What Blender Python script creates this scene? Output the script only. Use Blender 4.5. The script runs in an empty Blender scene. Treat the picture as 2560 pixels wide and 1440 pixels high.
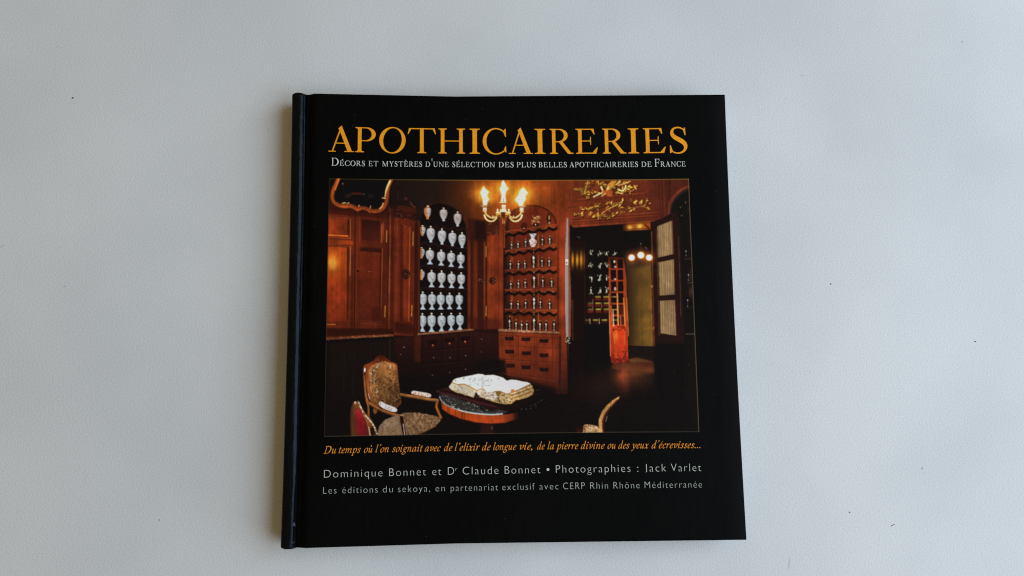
import bpy, bmesh, math
import numpy as np

# ------------------------------------------------------------------ camera, world, lamps, exposure
S = bpy.context.scene
C = S.collection
FPX = 2000.0                     # focal length in pixels of the 2560 wide photograph
BW, BH, BT = 0.245, 0.2471, 0.016   # the book: width, height, thickness (metres)
CAM_ROT = (0.1326, -0.0412, -0.0117)
CAM_POS = (-0.0196, -0.0453, 0.4345 + BT)

cam = bpy.data.cameras.new('camera')
cam.sensor_width = 36.0
cam.lens = 36.0 * FPX / 2560.0
cam.clip_start, cam.clip_end = 0.01, 50.0
cam_ob = bpy.data.objects.new('camera', cam)
cam_ob.location, cam_ob.rotation_euler = CAM_POS, CAM_ROT
C.objects.link(cam_ob)
S.camera = cam_ob

W = bpy.data.worlds.new('World')
S.world = W
W.use_nodes = True
bgn = W.node_tree.nodes['Background']
bgn.inputs[0].default_value = (1.0, 0.73, 0.36, 1)
bgn.inputs[1].default_value = 0.27

def area(name, loc, target, sx, sy, power, col):
    L = bpy.data.lights.new(name, 'AREA')
    L.shape, L.size, L.size_y, L.energy, L.color = 'RECTANGLE', sx, sy, power, col
    o = bpy.data.objects.new(name, L)
    d = np.array(target, float) - np.array(loc, float)
    from mathutils import Vector
    o.rotation_euler = Vector(d).to_track_quat('-Z', 'Y').to_euler()
    o.location = loc
    C.objects.link(o)
    return o
area('window_light', (1.45, -0.12, 1.12), (0.03, 0.0, 0.0), 2.2, 1.85, 60.0, (0.635, 0.785, 0.95))

S.view_settings.view_transform = 'Standard'
S.view_settings.look = 'None'
S.view_settings.exposure = 0.0
S.view_settings.gamma = 1.0
S.view_settings.use_curve_mapping = False
S.cycles.use_denoising = False
S.cycles.pixel_filter_type = 'BLACKMAN_HARRIS'
S.cycles.filter_width = 1.15

# ------------------------------------------------------------------ helpers
def rotm(r):
    a, b, c = r
    X = np.array([[1, 0, 0], [0, math.cos(a), -math.sin(a)], [0, math.sin(a), math.cos(a)]])
    Y = np.array([[math.cos(b), 0, math.sin(b)], [0, 1, 0], [-math.sin(b), 0, math.cos(b)]])
    Z = np.array([[math.cos(c), -math.sin(c), 0], [math.sin(c), math.cos(c), 0], [0, 0, 1]])
    return Z @ Y @ X
RM = rotm(CAM_ROT)

def scan(px, py, z=BT):
    """position on the cover (or table) sheet of a point measured on the reference scan"""
    px, py = np.asarray(px, float), np.asarray(py, float)
    d = np.stack([(px - 1280) / FPX, -(py - 720) / FPX, -np.ones_like(px)], -1) @ RM.T
    t = (z - CAM_POS[2]) / d[..., 2]
    return CAM_POS[0] + d[..., 0] * t, CAM_POS[1] + d[..., 1] * t

def unscan(x, y, z=BT):
    q = (np.stack([x, y, np.full_like(x, z)], -1) - np.array(CAM_POS)) @ RM
    return 1280 + FPX * q[..., 0] / -q[..., 2], 720 - FPX * q[..., 1] / -q[..., 2]

def srgb(c):
    c = np.asarray(c, float) / 255.0
    return np.where(c <= 0.04045, c / 12.92, ((c + 0.055) / 1.055) ** 2.4)

def mesh_obj(name, verts, faces, mat, parent=None, smooth=False):
    me = bpy.data.meshes.new(name)
    me.from_pydata([tuple(map(float, v)) for v in verts], [], faces)
    me.update()
    if smooth:
        me.polygons.foreach_set('use_smooth', [True] * len(me.polygons))
    for m in (mat if isinstance(mat, (list, tuple)) else [mat]):
        me.materials.append(m)
    o = bpy.data.objects.new(name, me)
    C.objects.link(o)
    if parent:
        o.parent = parent
    return o

def new_mat(name):
    m = bpy.data.materials.new(name)
    m.use_nodes = True
    nt = m.node_tree
    return m, nt, nt.nodes['Principled BSDF']

def nd(nt, t, **kw):
    n = nt.nodes.new(t)
    for k, v in kw.items():
        setattr(n, k, v)
    return n

# ------------------------------------------------------------------ materials
def mat_table():
    m, nt, b = new_mat('white_textured_laminate')
    lk = nt.links.new
    tc = nd(nt, 'ShaderNodeTexCoord')
    n1 = nd(nt, 'ShaderNodeTexNoise'); n1.inputs['Scale'].default_value = 900; n1.inputs['Detail'].default_value = 3
    n1.inputs['Roughness'].default_value = 0.6
    n2 = nd(nt, 'ShaderNodeTexNoise'); n2.inputs['Scale'].default_value = 7; n2.inputs['Detail'].default_value = 4
    n3 = nd(nt, 'ShaderNodeTexNoise'); n3.inputs['Scale'].default_value = 1500; n3.inputs['Detail'].default_value = 1
    for n in (n1, n2, n3):
        lk(tc.outputs['Object'], n.inputs['Vector'])
    r2 = nd(nt, 'ShaderNodeValToRGB')
    r2.color_ramp.elements[0].position, r2.color_ramp.elements[1].position = 0.35, 0.65
    r2.color_ramp.elements[0].color = (0.596, 0.614, 0.626, 1)
    r2.color_ramp.elements[1].color = (0.676, 0.692, 0.702, 1)
    lk(n2.outputs['Fac'], r2.inputs['Fac'])
    r3 = nd(nt, 'ShaderNodeValToRGB')
    r3.color_ramp.elements[0].position, r3.color_ramp.elements[1].position = 0.30, 0.62
    r3.color_ramp.elements[0].color = (0.78, 0.78, 0.78, 1)
    r3.color_ramp.elements[1].color = (1, 1, 1, 1)
    lk(n3.outputs['Fac'], r3.inputs['Fac'])
    mx = nd(nt, 'ShaderNodeMix', data_type='RGBA', blend_type='MULTIPLY')
    mx.inputs['Factor'].default_value = 0.5
    lk(r2.outputs['Color'], mx.inputs['A']); lk(r3.outputs['Color'], mx.inputs['B'])
    lk(mx.outputs['Result'], b.inputs['Base Color'])
    bp = nd(nt, 'ShaderNodeBump'); bp.inputs['Strength'].default_value = 0.5; bp.inputs['Distance'].default_value = 0.00032
    lk(n1.outputs['Fac'], bp.inputs['Height']); lk(bp.outputs['Normal'], b.inputs['Normal'])
    b.inputs['Roughness'].default_value = 0.62
    b.inputs['Specular IOR Level'].default_value = 0.3
    return m

def mat_plain(name, col, rough, spec=0.3, bump=None):
    m, nt, b = new_mat(name)
    b.inputs['Base Color'].default_value = (*col, 1)
    b.inputs['Roughness'].default_value = rough
    b.inputs['Specular IOR Level'].default_value = spec
    if bump:
        tc = nd(nt, 'ShaderNodeTexCoord')
        n = nd(nt, 'ShaderNodeTexNoise'); n.inputs['Scale'].default_value = bump[0]; n.inputs['Detail'].default_value = 4
        mp = nd(nt, 'ShaderNodeMapping'); mp.inputs['Scale'].default_value = bump[2]
        nt.links.new(tc.outputs['Object'], mp.inputs['Vector'])
        nt.links.new(mp.outputs['Vector'], n.inputs['Vector'])
        bp = nd(nt, 'ShaderNodeBump'); bp.inputs['Strength'].default_value = 0.6; bp.inputs['Distance'].default_value = bump[1]
        nt.links.new(n.outputs['Fac'], bp.inputs['Height']); nt.links.new(bp.outputs['Normal'], b.inputs['Normal'])
    return m

def mat_cover(name, rough, spec, scuff):
    """black laminated paper: faint vertical rub marks and dust, worn pale where scuffed"""
    m, nt, b = new_mat(name)
    lk = nt.links.new
    tc = nd(nt, 'ShaderNodeTexCoord')
    mp = nd(nt, 'ShaderNodeMapping'); mp.inputs['Scale'].default_value = (420, 60, 60)
    lk(tc.outputs['Object'], mp.inputs['Vector'])
    n1 = nd(nt, 'ShaderNodeTexNoise'); n1.inputs['Scale'].default_value = 1; n1.inputs['Detail'].default_value = 5
    lk(mp.outputs['Vector'], n1.inputs['Vector'])
    n2 = nd(nt, 'ShaderNodeTexNoise'); n2.inputs['Scale'].default_value = 14; n2.inputs['Detail'].default_value = 5
    lk(tc.outputs['Object'], n2.inputs['Vector'])
    mul = nd(nt, 'ShaderNodeMath', operation='MULTIPLY')
    lk(n1.outputs['Fac'], mul.inputs[0]); lk(n2.outputs['Fac'], mul.inputs[1])
    r = nd(nt, 'ShaderNodeValToRGB')
    r.color_ramp.elements[0].position, r.color_ramp.elements[1].position = 0.15, 0.6
    r.color_ramp.elements[0].color = (0.0024, 0.0024, 0.0024, 1)
    r.color_ramp.elements[1].color = (0.0046, 0.0045, 0.0044, 1)
    lk(mul.outputs[0], r.inputs['Fac'])
    # dust: sparse pale specks
    v = nd(nt, 'ShaderNodeTexVoronoi'); v.inputs['Scale'].default_value = 130
    lk(tc.outputs['Object'], v.inputs['Vector'])
    lt = nd(nt, 'ShaderNodeMath', operation='LESS_THAN'); lt.inputs[1].default_value = 0.035
    lk(v.outputs['Distance'], lt.inputs[0])
    sm = nd(nt, 'ShaderNodeMath', operation='MULTIPLY'); sm.inputs[1].default_value = 0.05
    lk(lt.outputs[0], sm.inputs[0])
    mx = nd(nt, 'ShaderNodeMix', data_type='RGBA')
    lk(sm.outputs[0], mx.inputs['Factor']); lk(r.outputs['Color'], mx.inputs['A'])
    mx.inputs['B'].default_value = (0.5, 0.5, 0.5, 1)
    out = mx.outputs['Result']
    if scuff:
        for (px, py, rad, seed) in ((728, 1357, 0.0022, 3.0), (732, 1312, 0.0024, 9.0), (720, 1320, 0.0014, 5.0)):
            x, y = scan(px, py)
            sp = nd(nt, 'ShaderNodeVectorMath', operation='DISTANCE')
            sp.inputs[1].default_value = (x, y, BT - 0.001)
            lk(tc.outputs['Object'], sp.inputs[0])
            nn = nd(nt, 'ShaderNodeTexNoise', noise_dimensions='4D'); nn.inputs['W'].default_value = seed
            nn.inputs['Scale'].default_value = 420; nn.inputs['Detail'].default_value = 3
            lk(tc.outputs['Object'], nn.inputs['Vector'])
            dv = nd(nt, 'ShaderNodeMath', operation='DIVIDE'); dv.inputs[1].default_value = rad
            lk(sp.outputs['Value'], dv.inputs[0])
            sb = nd(nt, 'ShaderNodeMath', operation='SUBTRACT')
            lk(nn.outputs['Fac'], sb.inputs[0]); lk(dv.outputs[0], sb.inputs[1])
            mr = nd(nt, 'ShaderNodeMapRange'); mr.inputs['From Min'].default_value = -0.05; mr.inputs['From Max'].default_value = 0.2
            mr.inputs['To Max'].default_value = 0.55
            lk(sb.outputs[0], mr.inputs['Value'])
            m2 = nd(nt, 'ShaderNodeMix', data_type='RGBA')
            lk(mr.outputs[0], m2.inputs['Factor']); lk(out, m2.inputs['A'])
            m2.inputs['B'].default_value = (0.13, 0.15, 0.19, 1)
            out = m2.outputs['Result']
    lk(out, b.inputs['Base Color'])
    b.inputs['Roughness'].default_value = rough
    b.inputs['Specular IOR Level'].default_value = spec
    if scuff:
        b.inputs['Specular Tint'].default_value = (0.58, 0.76, 1.0, 1)   # blue of the reflected sky, put into the spine's gloss colour
    n4 = nd(nt, 'ShaderNodeTexNoise'); n4.inputs['Scale'].default_value = 1; n4.inputs['Detail'].default_value = 4
    mp4 = nd(nt, 'ShaderNodeMapping'); mp4.inputs['Scale'].default_value = (500, 140, 300) if scuff else (300, 300, 300)
    lk(tc.outputs['Object'], mp4.inputs['Vector']); lk(mp4.outputs['Vector'], n4.inputs['Vector'])
    bp = nd(nt, 'ShaderNodeBump'); bp.inputs['Strength'].default_value = 0.5
    bp.inputs['Distance'].default_value = 0.0007 if scuff else 0.0001
    lk(n4.outputs['Fac'], bp.inputs['Height']); lk(bp.outputs['Normal'], b.inputs['Normal'])
    return m

def mat_vcol(name):
    m, nt, b = new_mat(name)
    a = nd(nt, 'ShaderNodeAttribute'); a.attribute_name = 'ink'
    nt.links.new(a.outputs['Color'], b.inputs['Base Color'])
    b.inputs['Roughness'].default_value = 0.5
    b.inputs['Specular IOR Level'].default_value = 0.02
    return m

LIT = np.array([.72, .78, .85])                       # light reaching the cover, used to turn seen colours into ink colours
def ink(c):
    return tuple(np.clip(srgb(c) / LIT, 0.002, 0.9))

def mat_ink(name, c):
    m, nt, b = new_mat(name)
    tc = nd(nt, 'ShaderNodeTexCoord')
    n = nd(nt, 'ShaderNodeTexNoise'); n.inputs['Scale'].default_value = 500; n.inputs['Detail'].default_value = 2
    nt.links.new(tc.outputs['Object'], n.inputs['Vector'])
    r = nd(nt, 'ShaderNodeValToRGB')
    r.color_ramp.elements[0].position, r.color_ramp.elements[1].position = 0.3, 0.7
    a = np.array(ink(c))
    r.color_ramp.elements[0].color = (*(a * 0.88), 1)
    r.color_ramp.elements[1].color = (*np.minimum(a * 1.06, 0.95), 1)
    nt.links.new(n.outputs['Fac'], r.inputs['Fac'])
    nt.links.new(r.outputs['Color'], b.inputs['Base Color'])
    b.inputs['Roughness'].default_value = 0.5
    b.inputs['Specular IOR Level'].default_value = 0.08
    return m

# ------------------------------------------------------------------ the tabletop
def build_table():
    m = mat_table()
    crumb = mat_plain('dark_speck', (0.05, 0.048, 0.046), 0.8)
    mark = mat_plain('grey_mark', (0.36, 0.37, 0.37), 0.8)
    x0, x1, y0, y1, t = -0.75, 0.75, -0.55, 0.50, 0.028
    V = [(x0, y0, 0), (x1, y0, 0), (x1, y1, 0), (x0, y1, 0), (x0, y0, -t), (x1, y0, -t), (x1, y1, -t), (x0, y1, -t)]
    F = [(0, 1, 2, 3), (7, 6, 5, 4), (0, 4, 5, 1), (1, 5, 6, 2), (2, 6, 7, 3), (3, 7, 4, 0)]
    MI = [0] * 6
    def blob(px, py, a, b, ang, mi):
        a, b = a * .85, b * .8
        rng = np.random.default_rng(int(px + py))
        k = len(V)
        top = []
        for i in range(8):
            th = i * math.pi / 4
            rr = 0.8 + 0.4 * rng.random()
            dx, dy = a * math.cos(th) * rr, b * math.sin(th) * rr
            qx = px + dx * math.cos(ang) - dy * math.sin(ang)
            qy = py + dx * math.sin(ang) + dy * math.cos(ang)
            x, y = scan(qx, qy, 0.0)
            V.append((float(x), float(y), 0.0002)); top.append(k + i)
        F.append(tuple(reversed(top))); MI.append(mi)
    blob(182, 245, 3.2, 1.9, -0.7, 1)
    blob(2077, 710, 2.4, 1.6, -1.2, 1)
    blob(2438, 854, 3.0, 1.3, 0.5, 1)
    blob(2124, 1281, 2.8, 1.2, 0.9, 1)
    blob(2230, 1314, 2.2, 1.3, -0.3, 1)
    blob(2235, 1311, 1.7, 1.4, -0.9, 1)
    blob(2306, 1171, 3.6, 1.6, -0.8, 2)
    blob(399, 1300, 1.8, 1.2, 0.6, 1)
    blob(161, 716, 1.4, 1.2, 0, 1)
    blob(145, 117, 1.6, 1.1, 0.5, 2)
    blob(2406, 105, 2.4, 1.4, -0.5, 2)
    blob(2005, 189, 2.0, 0.9, 0.1, 2)
    blob(1837, 428, 2.0, 0.9, 0.1, 2)
    blob(672, 324, 1.0, 1.3, 0.0, 1)
    blob(8, 615, 10, 0.5, -0.5, 2)
    blob(1973, 1410, 20, 0.45, -1.5, 2)
    o = mesh_obj('tabletop', V, F, [m, crumb, mark])
    o.data.polygons.foreach_set('material_index', MI)
    o['kind'] = 'structure'
    o['label'] = 'pale grey white tabletop with a fine grainy finish and a few dark specks'
    return o

# ------------------------------------------------------------------ the book
def sheet(u, s):
    """u metres from the spine edge, s 0 (top) .. 1 (bottom): the slightly bowed outline of the boards"""
    t = 2 * u / BW - 1
    x = -BW / 2 + u
    y = BH / 2 - s * BH
    y += (-0.0019 * (1 - s) + 0.0011 * s) * (1 - t * t)
    q = 1 - (2 * s - 1) ** 2
    x += 0.0006 * q * (1 - u / BW) - 0.0007 * q * (u / BW)
    return x, y

def loft(prof, ns, inset=0.0, closed=True, endround=0.0, wob=None):
    V, F = [], []
    n = len(prof)
    ss = [0.0] + [0.003, 0.006, 0.01, 0.02] + [0.04 + 0.92 * i / ns for i in range(ns + 1)] + [0.98, 0.99, 0.994, 0.997, 1.0]
    for s in ss:
        d = min(s, 1 - s) * BH
        er = 0.0
        if endround and d < endround:
            er = endround - math.sqrt(max(0.0, endround ** 2 - (endround - d) ** 2))
        for (u, z) in prof:
            du, dz = (wob(s, u, z) if wob else (0, 0))
            uu = u + du
            if endround and u < 0.004:
                uu += er * (1 - u / 0.004)
            sc = inset + (1 - 2 * inset) * s
            x, y = sheet(uu, sc)
            V.append((x, y, z + dz - (er * 0.25 if endround and z > BT * 0.5 else 0)))
    for j in range(len(ss) - 1):
        for i in range(n if closed else n - 1):
            a, b = j * n + i, j * n + (i + 1) % n
            F.append((a, b, b + n, a + n))
    if closed:
        F.append(tuple(range(n - 1, -1, -1)))
        F.append(tuple(range((len(ss) - 1) * n, len(ss) * n)))
    return V, F

def build_book():
    root = bpy.data.objects.new('hardcover_book', None)
    root.empty_display_size = 0.05
    C.objects.link(root)
    root['label'] = 'square black hardcover book with orange title lettering and a photo of a wood panelled room'
    root['category'] = 'book'
    mm = 0.001
    m_sp = mat_cover('black_spine_laminate', 0.24, 0.13, True)
    m_cv = mat_cover('black_cover_laminate', 0.48, 0.025, False)
    # spine: square back with a rounded ridge that drops into the joint groove
    sp = [(6.8, 13.95), (6.2, 14.05), (5.8, 14.35), (5.5, 14.8), (5.2, 15.25), (4.75, 15.55), (4.35, 15.82), (3.8, 16.08), (3.0, 16.2), (2.0, 16.25), (1.0, 16.2),
          (0.2, 15.9), (-0.45, 15.4), (-0.8, 14.6), (-0.9, 13.2), (-0.9, 11), (-0.9, 8), (-0.9, 5), (-0.9, 2.8), (-0.75, 1.6), (-0.3, 0.8), (0.4, 0.35), (2.0, 0.15),
          (3.6, 0.2), (5.0, 1.2), (6.8, 2.2), (6.2, 2.9), (4.6, 2.4), (2.4, 3.4), (2.0, 5), (2.0, 11), (2.4, 13.2), (4.0, 13.2)]
    def wob(s, u, z):
        g = math.sin(s * 9.0) * 0.10 + math.sin(s * 23.0 + 1.0) * 0.05 + math.sin(s * 61.0) * 0.02
        if 3.2e-3 < u < 6.0e-3 and z > BT * 0.6:
            k = min(1.0, max(0.0, (s - 0.80) / 0.13))
            k = k * k * (3 - 2 * k)
            return (g * 1.2 + 0.7 * s) * mm + (5.2 * mm - u) * 0.62 * k, 0.05 * g * mm
        return 0.0, 0.0
    V, F = loft([(a * mm, b * mm) for a, b in sp], 60, endround=0.0013, wob=wob, inset=-0.0012)
    mesh_obj('spine', V, [tuple(reversed(f)) for f in F], m_sp, root, smooth=False)
    o = C.objects['spine']
    o.data.polygons.foreach_set('use_smooth', [len(p.vertices) == 4 for p in o.data.polygons])

    # front cover: joint groove, then the flat board with its 2.8 mm edge
    top = [(6.7, 13.75), (7.6, 13.75), (8.6, 13.95), (9.8, 14.6), (11.0, 15.4), (12.2, 15.88), (13.6, 16.0)]
    flat = [(13.6 + (245 - 0.4 - 13.6) * i / 24, 16.0) for i in range(1, 25)]
    edge = [(244.88, 15.9), (245.0, 15.65), (245.0, 13.6), (244.8, 13.25)]
    under = [(244.0 - (244.0 - 13) * i / 16, 13.2) for i in range(1, 16)] + [(13, 13.2), (10, 12.6), (8.0, 11.6), (6.7, 11.4)]
    pr = [(a * mm, b * mm) for a, b in top + flat + edge + under]
    V, F = loft(pr, 40)
    front = mesh_obj('front_cover', V, [tuple(reversed(f)) for f in F], m_cv, root)
    front.data.polygons.foreach_set('use_smooth', [p.normal.z > 0.5 and len(p.vertices) == 4 for p in front.data.polygons])
    # back cover lying on the table, page block between the boards
    bk = [(6.8, 2.6), (9.5, 2.3), (12, 0.05)] + [(12 + 233.0 * i / 16, 0.05) for i in range(1, 17)] + [(245.0 - 232.0 * i / 16, 2.75) for i in range(17)] + [ (9, 4.2), (6.8, 4.6)]
    V, F = loft([(a * mm, b * mm) for a, b in bk], 20)
    mesh_obj('back_cover', V, [tuple(reversed(f)) for f in F], m_cv, root)
    pg = [(7.2, 5.0)] + [(13 + 228.5 * i / 16, 2.9) for i in range(17)] + [(241.5 - 228.5 * i / 16, 13.1) for i in range(17)] + [(7.2, 11.2)]
    V, F = loft([(a * mm, b * mm) for a, b in pg], 20, inset=0.014)
    mesh_obj('page_block', V, [tuple(reversed(f)) for f in F],
             mat_plain('cream_page_edges', (0.62, 0.57, 0.47), 0.8, 0.2, (1, 0.0002, (60, 60, 4000))), root)
    return root, front

# ------------------------------------------------------------------ lettering: outlines drawn as pen strokes
def spline(P, n=8):
    P = np.asarray(P, float)
    if len(P) == 2:
        return P
    Q = np.vstack([2 * P[0] - P[1], P, 2 * P[-1] - P[-2]])
    out = []
    for i in range(1, len(Q) - 2):
        a, b, c, d = Q[i - 1:i + 3]
        for t in np.linspace(0, 1, n, endpoint=False):
            out.append(0.5 * (2 * b + (c - a) * t + (2 * a - 5 * b + 4 * c - d) * t * t + (3 * b - a - 3 * c + d) * t ** 3))
    out.append(P[-1])
    return np.array(out)

def ribbon(pts, w):
    pts = np.asarray(pts, float)
    d = np.gradient(pts, axis=0)
    d /= np.linalg.norm(d, axis=1, keepdims=True) + 1e-9
    nrm = np.stack([-d[:, 1], d[:, 0]], 1) * (np.asarray(w)[:, None] / 2)
    L, R = pts + nrm, pts - nrm
    return ('strip', L, R)

def pen(P, thick, thin, ang=40, n=8):
    p = spline(P, n)
    d = np.gradient(p, axis=0)
    th = np.arctan2(d[:, 1], d[:, 0])
    w = thin + (thick - thin) * np.abs(np.sin(th - math.radians(ang))) ** 1.2
    k = np.linspace(0, 1, len(p))
    return ribbon(p, w)

def poly(P):
    return ('poly', np.asarray(P, float))

def disc(x, y, r, n=14):
    a = np.linspace(0, 2 * math.pi, n, endpoint=False)
    return poly(np.stack([x + r * np.cos(a), y + r * np.sin(a)], 1))

def quad(a, b, n=5):
    """quadratic bracket from a to b with the corner c"""
    (ax, ay), (cx, cy), (bx, by) = a, b[0], b[1]
    t = np.linspace(0, 1, n)
    return [((1 - q) ** 2 * ax + 2 * q * (1 - q) * cx + q * q * bx, (1 - q) ** 2 * ay + 2 * q * (1 - q) * cy + q * q * by) for q in t]

def stem(xc, w=0.155, y0=0.0, y1=1.0, bl=.095, br=.095, tl=.095, tr=.095, th=.035, k=.07):
    l, r = xc - w / 2, xc + w / 2
    P = []
    if bl or br:
        P += [(l - bl, y0), (r + br, y0), (r + br, y0 + th * .8)]
        P += quad((r + br * .9, y0 + th), ((r, y0 + th), (r, y0 + th + k))) if br else []
    else:
        P += [(l, y0), (r, y0)]
    if tl or tr:
        P += quad((r, y1 - th - k), ((r, y1 - th), (r + tr * .9, y1 - th))) if tr else []
        P += [(r + tr, y1 - th * .8), (r + tr, y1), (l - tl, y1), (l - tl, y1 - th * .8)]
        P += quad((l - tl * .9, y1 - th), ((l, y1 - th), (l, y1 - th - k))) if tl else []
    else:
        P += [(r, y1), (l, y1)]
    if bl:
        P += quad((l, y0 + th + k), ((l, y0 + th), (l - bl * .9, y0 + th)))
        P += [(l - bl, y0 + th * .8)]
    return poly(P)

def bar(x0, x1, y, th=.036):
    return poly([(x0, y - th / 2), (x1, y - th / 2), (x1, y + th / 2), (x0, y + th / 2)])

def bowl(cx, cy, rx, ry, ix, irx, iry, a0=-90, a1=90, n=22, sup=2.0):
    a = np.radians(np.linspace(a0, a1, n))
    return ('strip', np.stack([cx + rx * np.cos(a), cy + ry * np.sin(a)], 1),
            np.stack([ix + irx * np.cos(a), cy + iry * np.sin(a)], 1))

def diag(x0, x1, w, y0=0, y1=1.0):
    return poly([(x0 - w / 2, y0), (x0 + w / 2, y0), (x1 + w / 2, y1), (x1 - w / 2, y1)])

def foot(x0, x1, y=0.0, th=.035):
    return poly([(x0, y), (x1, y), (x1, y + th), (x0, y + th)])

def caps(T=.140):
    G = {}
    tri = lambda a, b, c: poly([a, b, c])
    G['A'] = (1.0, [diag(.145, .475, .055, 0, .95), poly([(.375, .935), (.505, 1.05), (.93, 0), (.755, 0), (.425, .86)]),
                    bar(.245, .72, .345), foot(.0, .285), foot(.62, 1.0)])
    G['P'] = (.80, [stem(.185, T, tr=0), bar(.22, .44, .978), bar(.22, .44, .462), bowl(.43, .72, .36, .279, .41, .225, .237)])
    G['R'] = (.98, [stem(.185, T, tr=0), bar(.22, .44, .978), bar(.22, .44, .485), bowl(.42, .735, .34, .264, .40, .205, .222),
                    poly([(.37, .50), (.53, .50), (.89, .05), (.99, .035), (.99, 0), (.76, 0)])])
    G['B'] = (.84, [stem(.185, T, tr=0, br=0), bar(.22, .42, .978), bar(.22, .44, .52), bar(.22, .42, .022),
                    bowl(.40, .76, .30, .24, .38, .175, .197), bowl(.42, .26, .37, .26, .40, .235, .215)])
    G['D'] = (1.06, [stem(.185, T, tr=0, br=0), bar(.22, .46, .978), bar(.22, .46, .022), bowl(.45, .5, .56, .5, .42, .42, .457)])
    a = np.radians(np.linspace(0, 360, 61))
    G['O'] = (1.06, [('strip', np.stack([.53 + .53 * np.cos(a), .5 + .53 * np.sin(a)], 1),
                      np.stack([.53 + .375 * np.cos(a), .5 + .485 * np.sin(a + .08)], 1))])
    b = np.radians(np.linspace(42, 318, 46))
    tw = np.linspace(-1, 1, 46)
    G['C'] = (.96, [('strip', np.stack([.53 + .53 * np.cos(b), .5 + .53 * np.sin(b)], 1),
                     np.stack([.54 + (.39 + .10 * tw ** 4) * np.cos(b), .5 + .485 * np.sin(b)], 1)),
                    poly([(.90, 1.0), (.935, 1.0), (.945, .68), (.915, .68), (.84, .86)]),
                    poly([(.915, .30), (.945, .30), (.955, .06), (.93, .06), (.86, .15)])])
    G['T'] = (1.06, [stem(.53, T, tl=0, tr=0), bar(.05, 1.01, .976, .042),
                     poly([(.05, .997), (.13, .955), (.035, .77), (.0, .76)]), poly([(1.01, .997), (.93, .955), (1.025, .77), (1.06, .76)])])
    G['H'] = (1.08, [stem(.18, T), stem(.90, T), bar(.22, .86, .50)])
    G['I'] = (.36, [stem(.18, T)])
    E = [stem(.185, T, tr=0, br=0), bar(.22, .72, .978, .040), bar(.22, .60, .51), bar(.2, .80, .022, .040),
         poly([(.72, .999), (.62, .96), (.725, .77), (.755, .77)]), poly([(.585, .68), (.61, .68), (.61, .35), (.585, .35), (.565, .51)]),
         poly([(.80, .001), (.66, .04), (.835, .25), (.87, .25)])]
    G['E'] = (.88, E)
    G['F'] = (.78, [stem(.185, T, tr=0)] + [E[1], E[2], E[4], E[5]])
    G['L'] = (.82, [stem(.185, T, br=0), E[3], E[6]])
    p = spline([(.56, .77), (.50, .93), (.34, 1.01), (.17, .96), (.11, .79), (.20, .63), (.40, .49), (.54, .35), (.555, .17), (.45, .03), (.28, -.01), (.12, .05), (.05, .23)], 7)
    k = np.linspace(0, 1, len(p))
    G['S'] = (.66, [ribbon(p, .045 + .125 * np.exp(-((k - .49) / .2) ** 2)), poly([(.53, 1.0), (.565, 1.0), (.575, .70), (.545, .70), (.50, .90)]),
                    poly([(.03, .30), (.06, .30), (.12, .09), (.06, -.01), (.025, -.01)])])
    G['U'] = (1.02, [stem(.19, T, y0=.28, bl=0, br=0), stem(.84, .06, y0=.28, bl=0, br=0),
                     ('strip', np.stack([.49 - .378 * np.cos(np.linspace(0, math.pi, 20)), .29 - .31 * np.sin(np.linspace(0, math.pi, 20))], 1),
                      np.stack([.54 - .273 * np.cos(np.linspace(0, math.pi, 20)), .29 - .25 * np.sin(np.linspace(0, math.pi, 20))], 1))])
    G['N'] = (1.10, [stem(.17, .065, tl=.0, tr=0), stem(.93, .065, bl=0, br=0), poly([(.02, 1.0), (.20, 1.0), (.96, .0), (.90, -.02), (.80, .06), (.13, .95), (.02, .965)])])
    G['M'] = (1.34, [stem(.17, .065, tl=0, tr=0), stem(1.14, T, tl=.0), poly([(.06, 1.0), (.235, 1.0), (.72, .12), (.64, -.01), (.16, .9)]),
                     poly([(.64, -.01), (.69, -.01), (1.16, .96), (1.07, .96)])])
    G['Y'] = (1.0, [stem(.5, T, y1=.46, tl=0, tr=0), poly([(.08, .98), (.25, .98), (.575, .44), (.42, .44)]), poly([(.76, .98), (.82, .98), (.56, .42), (.50, .46)]),
                    foot(-.02, .34, .965), foot(.64, .98, .965)])
    G["'"] = (.22, [poly([(.07, 1.05), (.16, 1.05), (.13, .70), (.10, .70)])])
    ac = [poly([(.40, 1.10), (.58, 1.32), (.70, 1.27), (.45, 1.07)])]
    gr = [poly([(.50, 1.10), (.32, 1.32), (.20, 1.27), (.45, 1.07)])]
    G['\u00c9'] = (.88, E + ac)
    G['\u00c8'] = (.88, E + gr)
    return G

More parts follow.
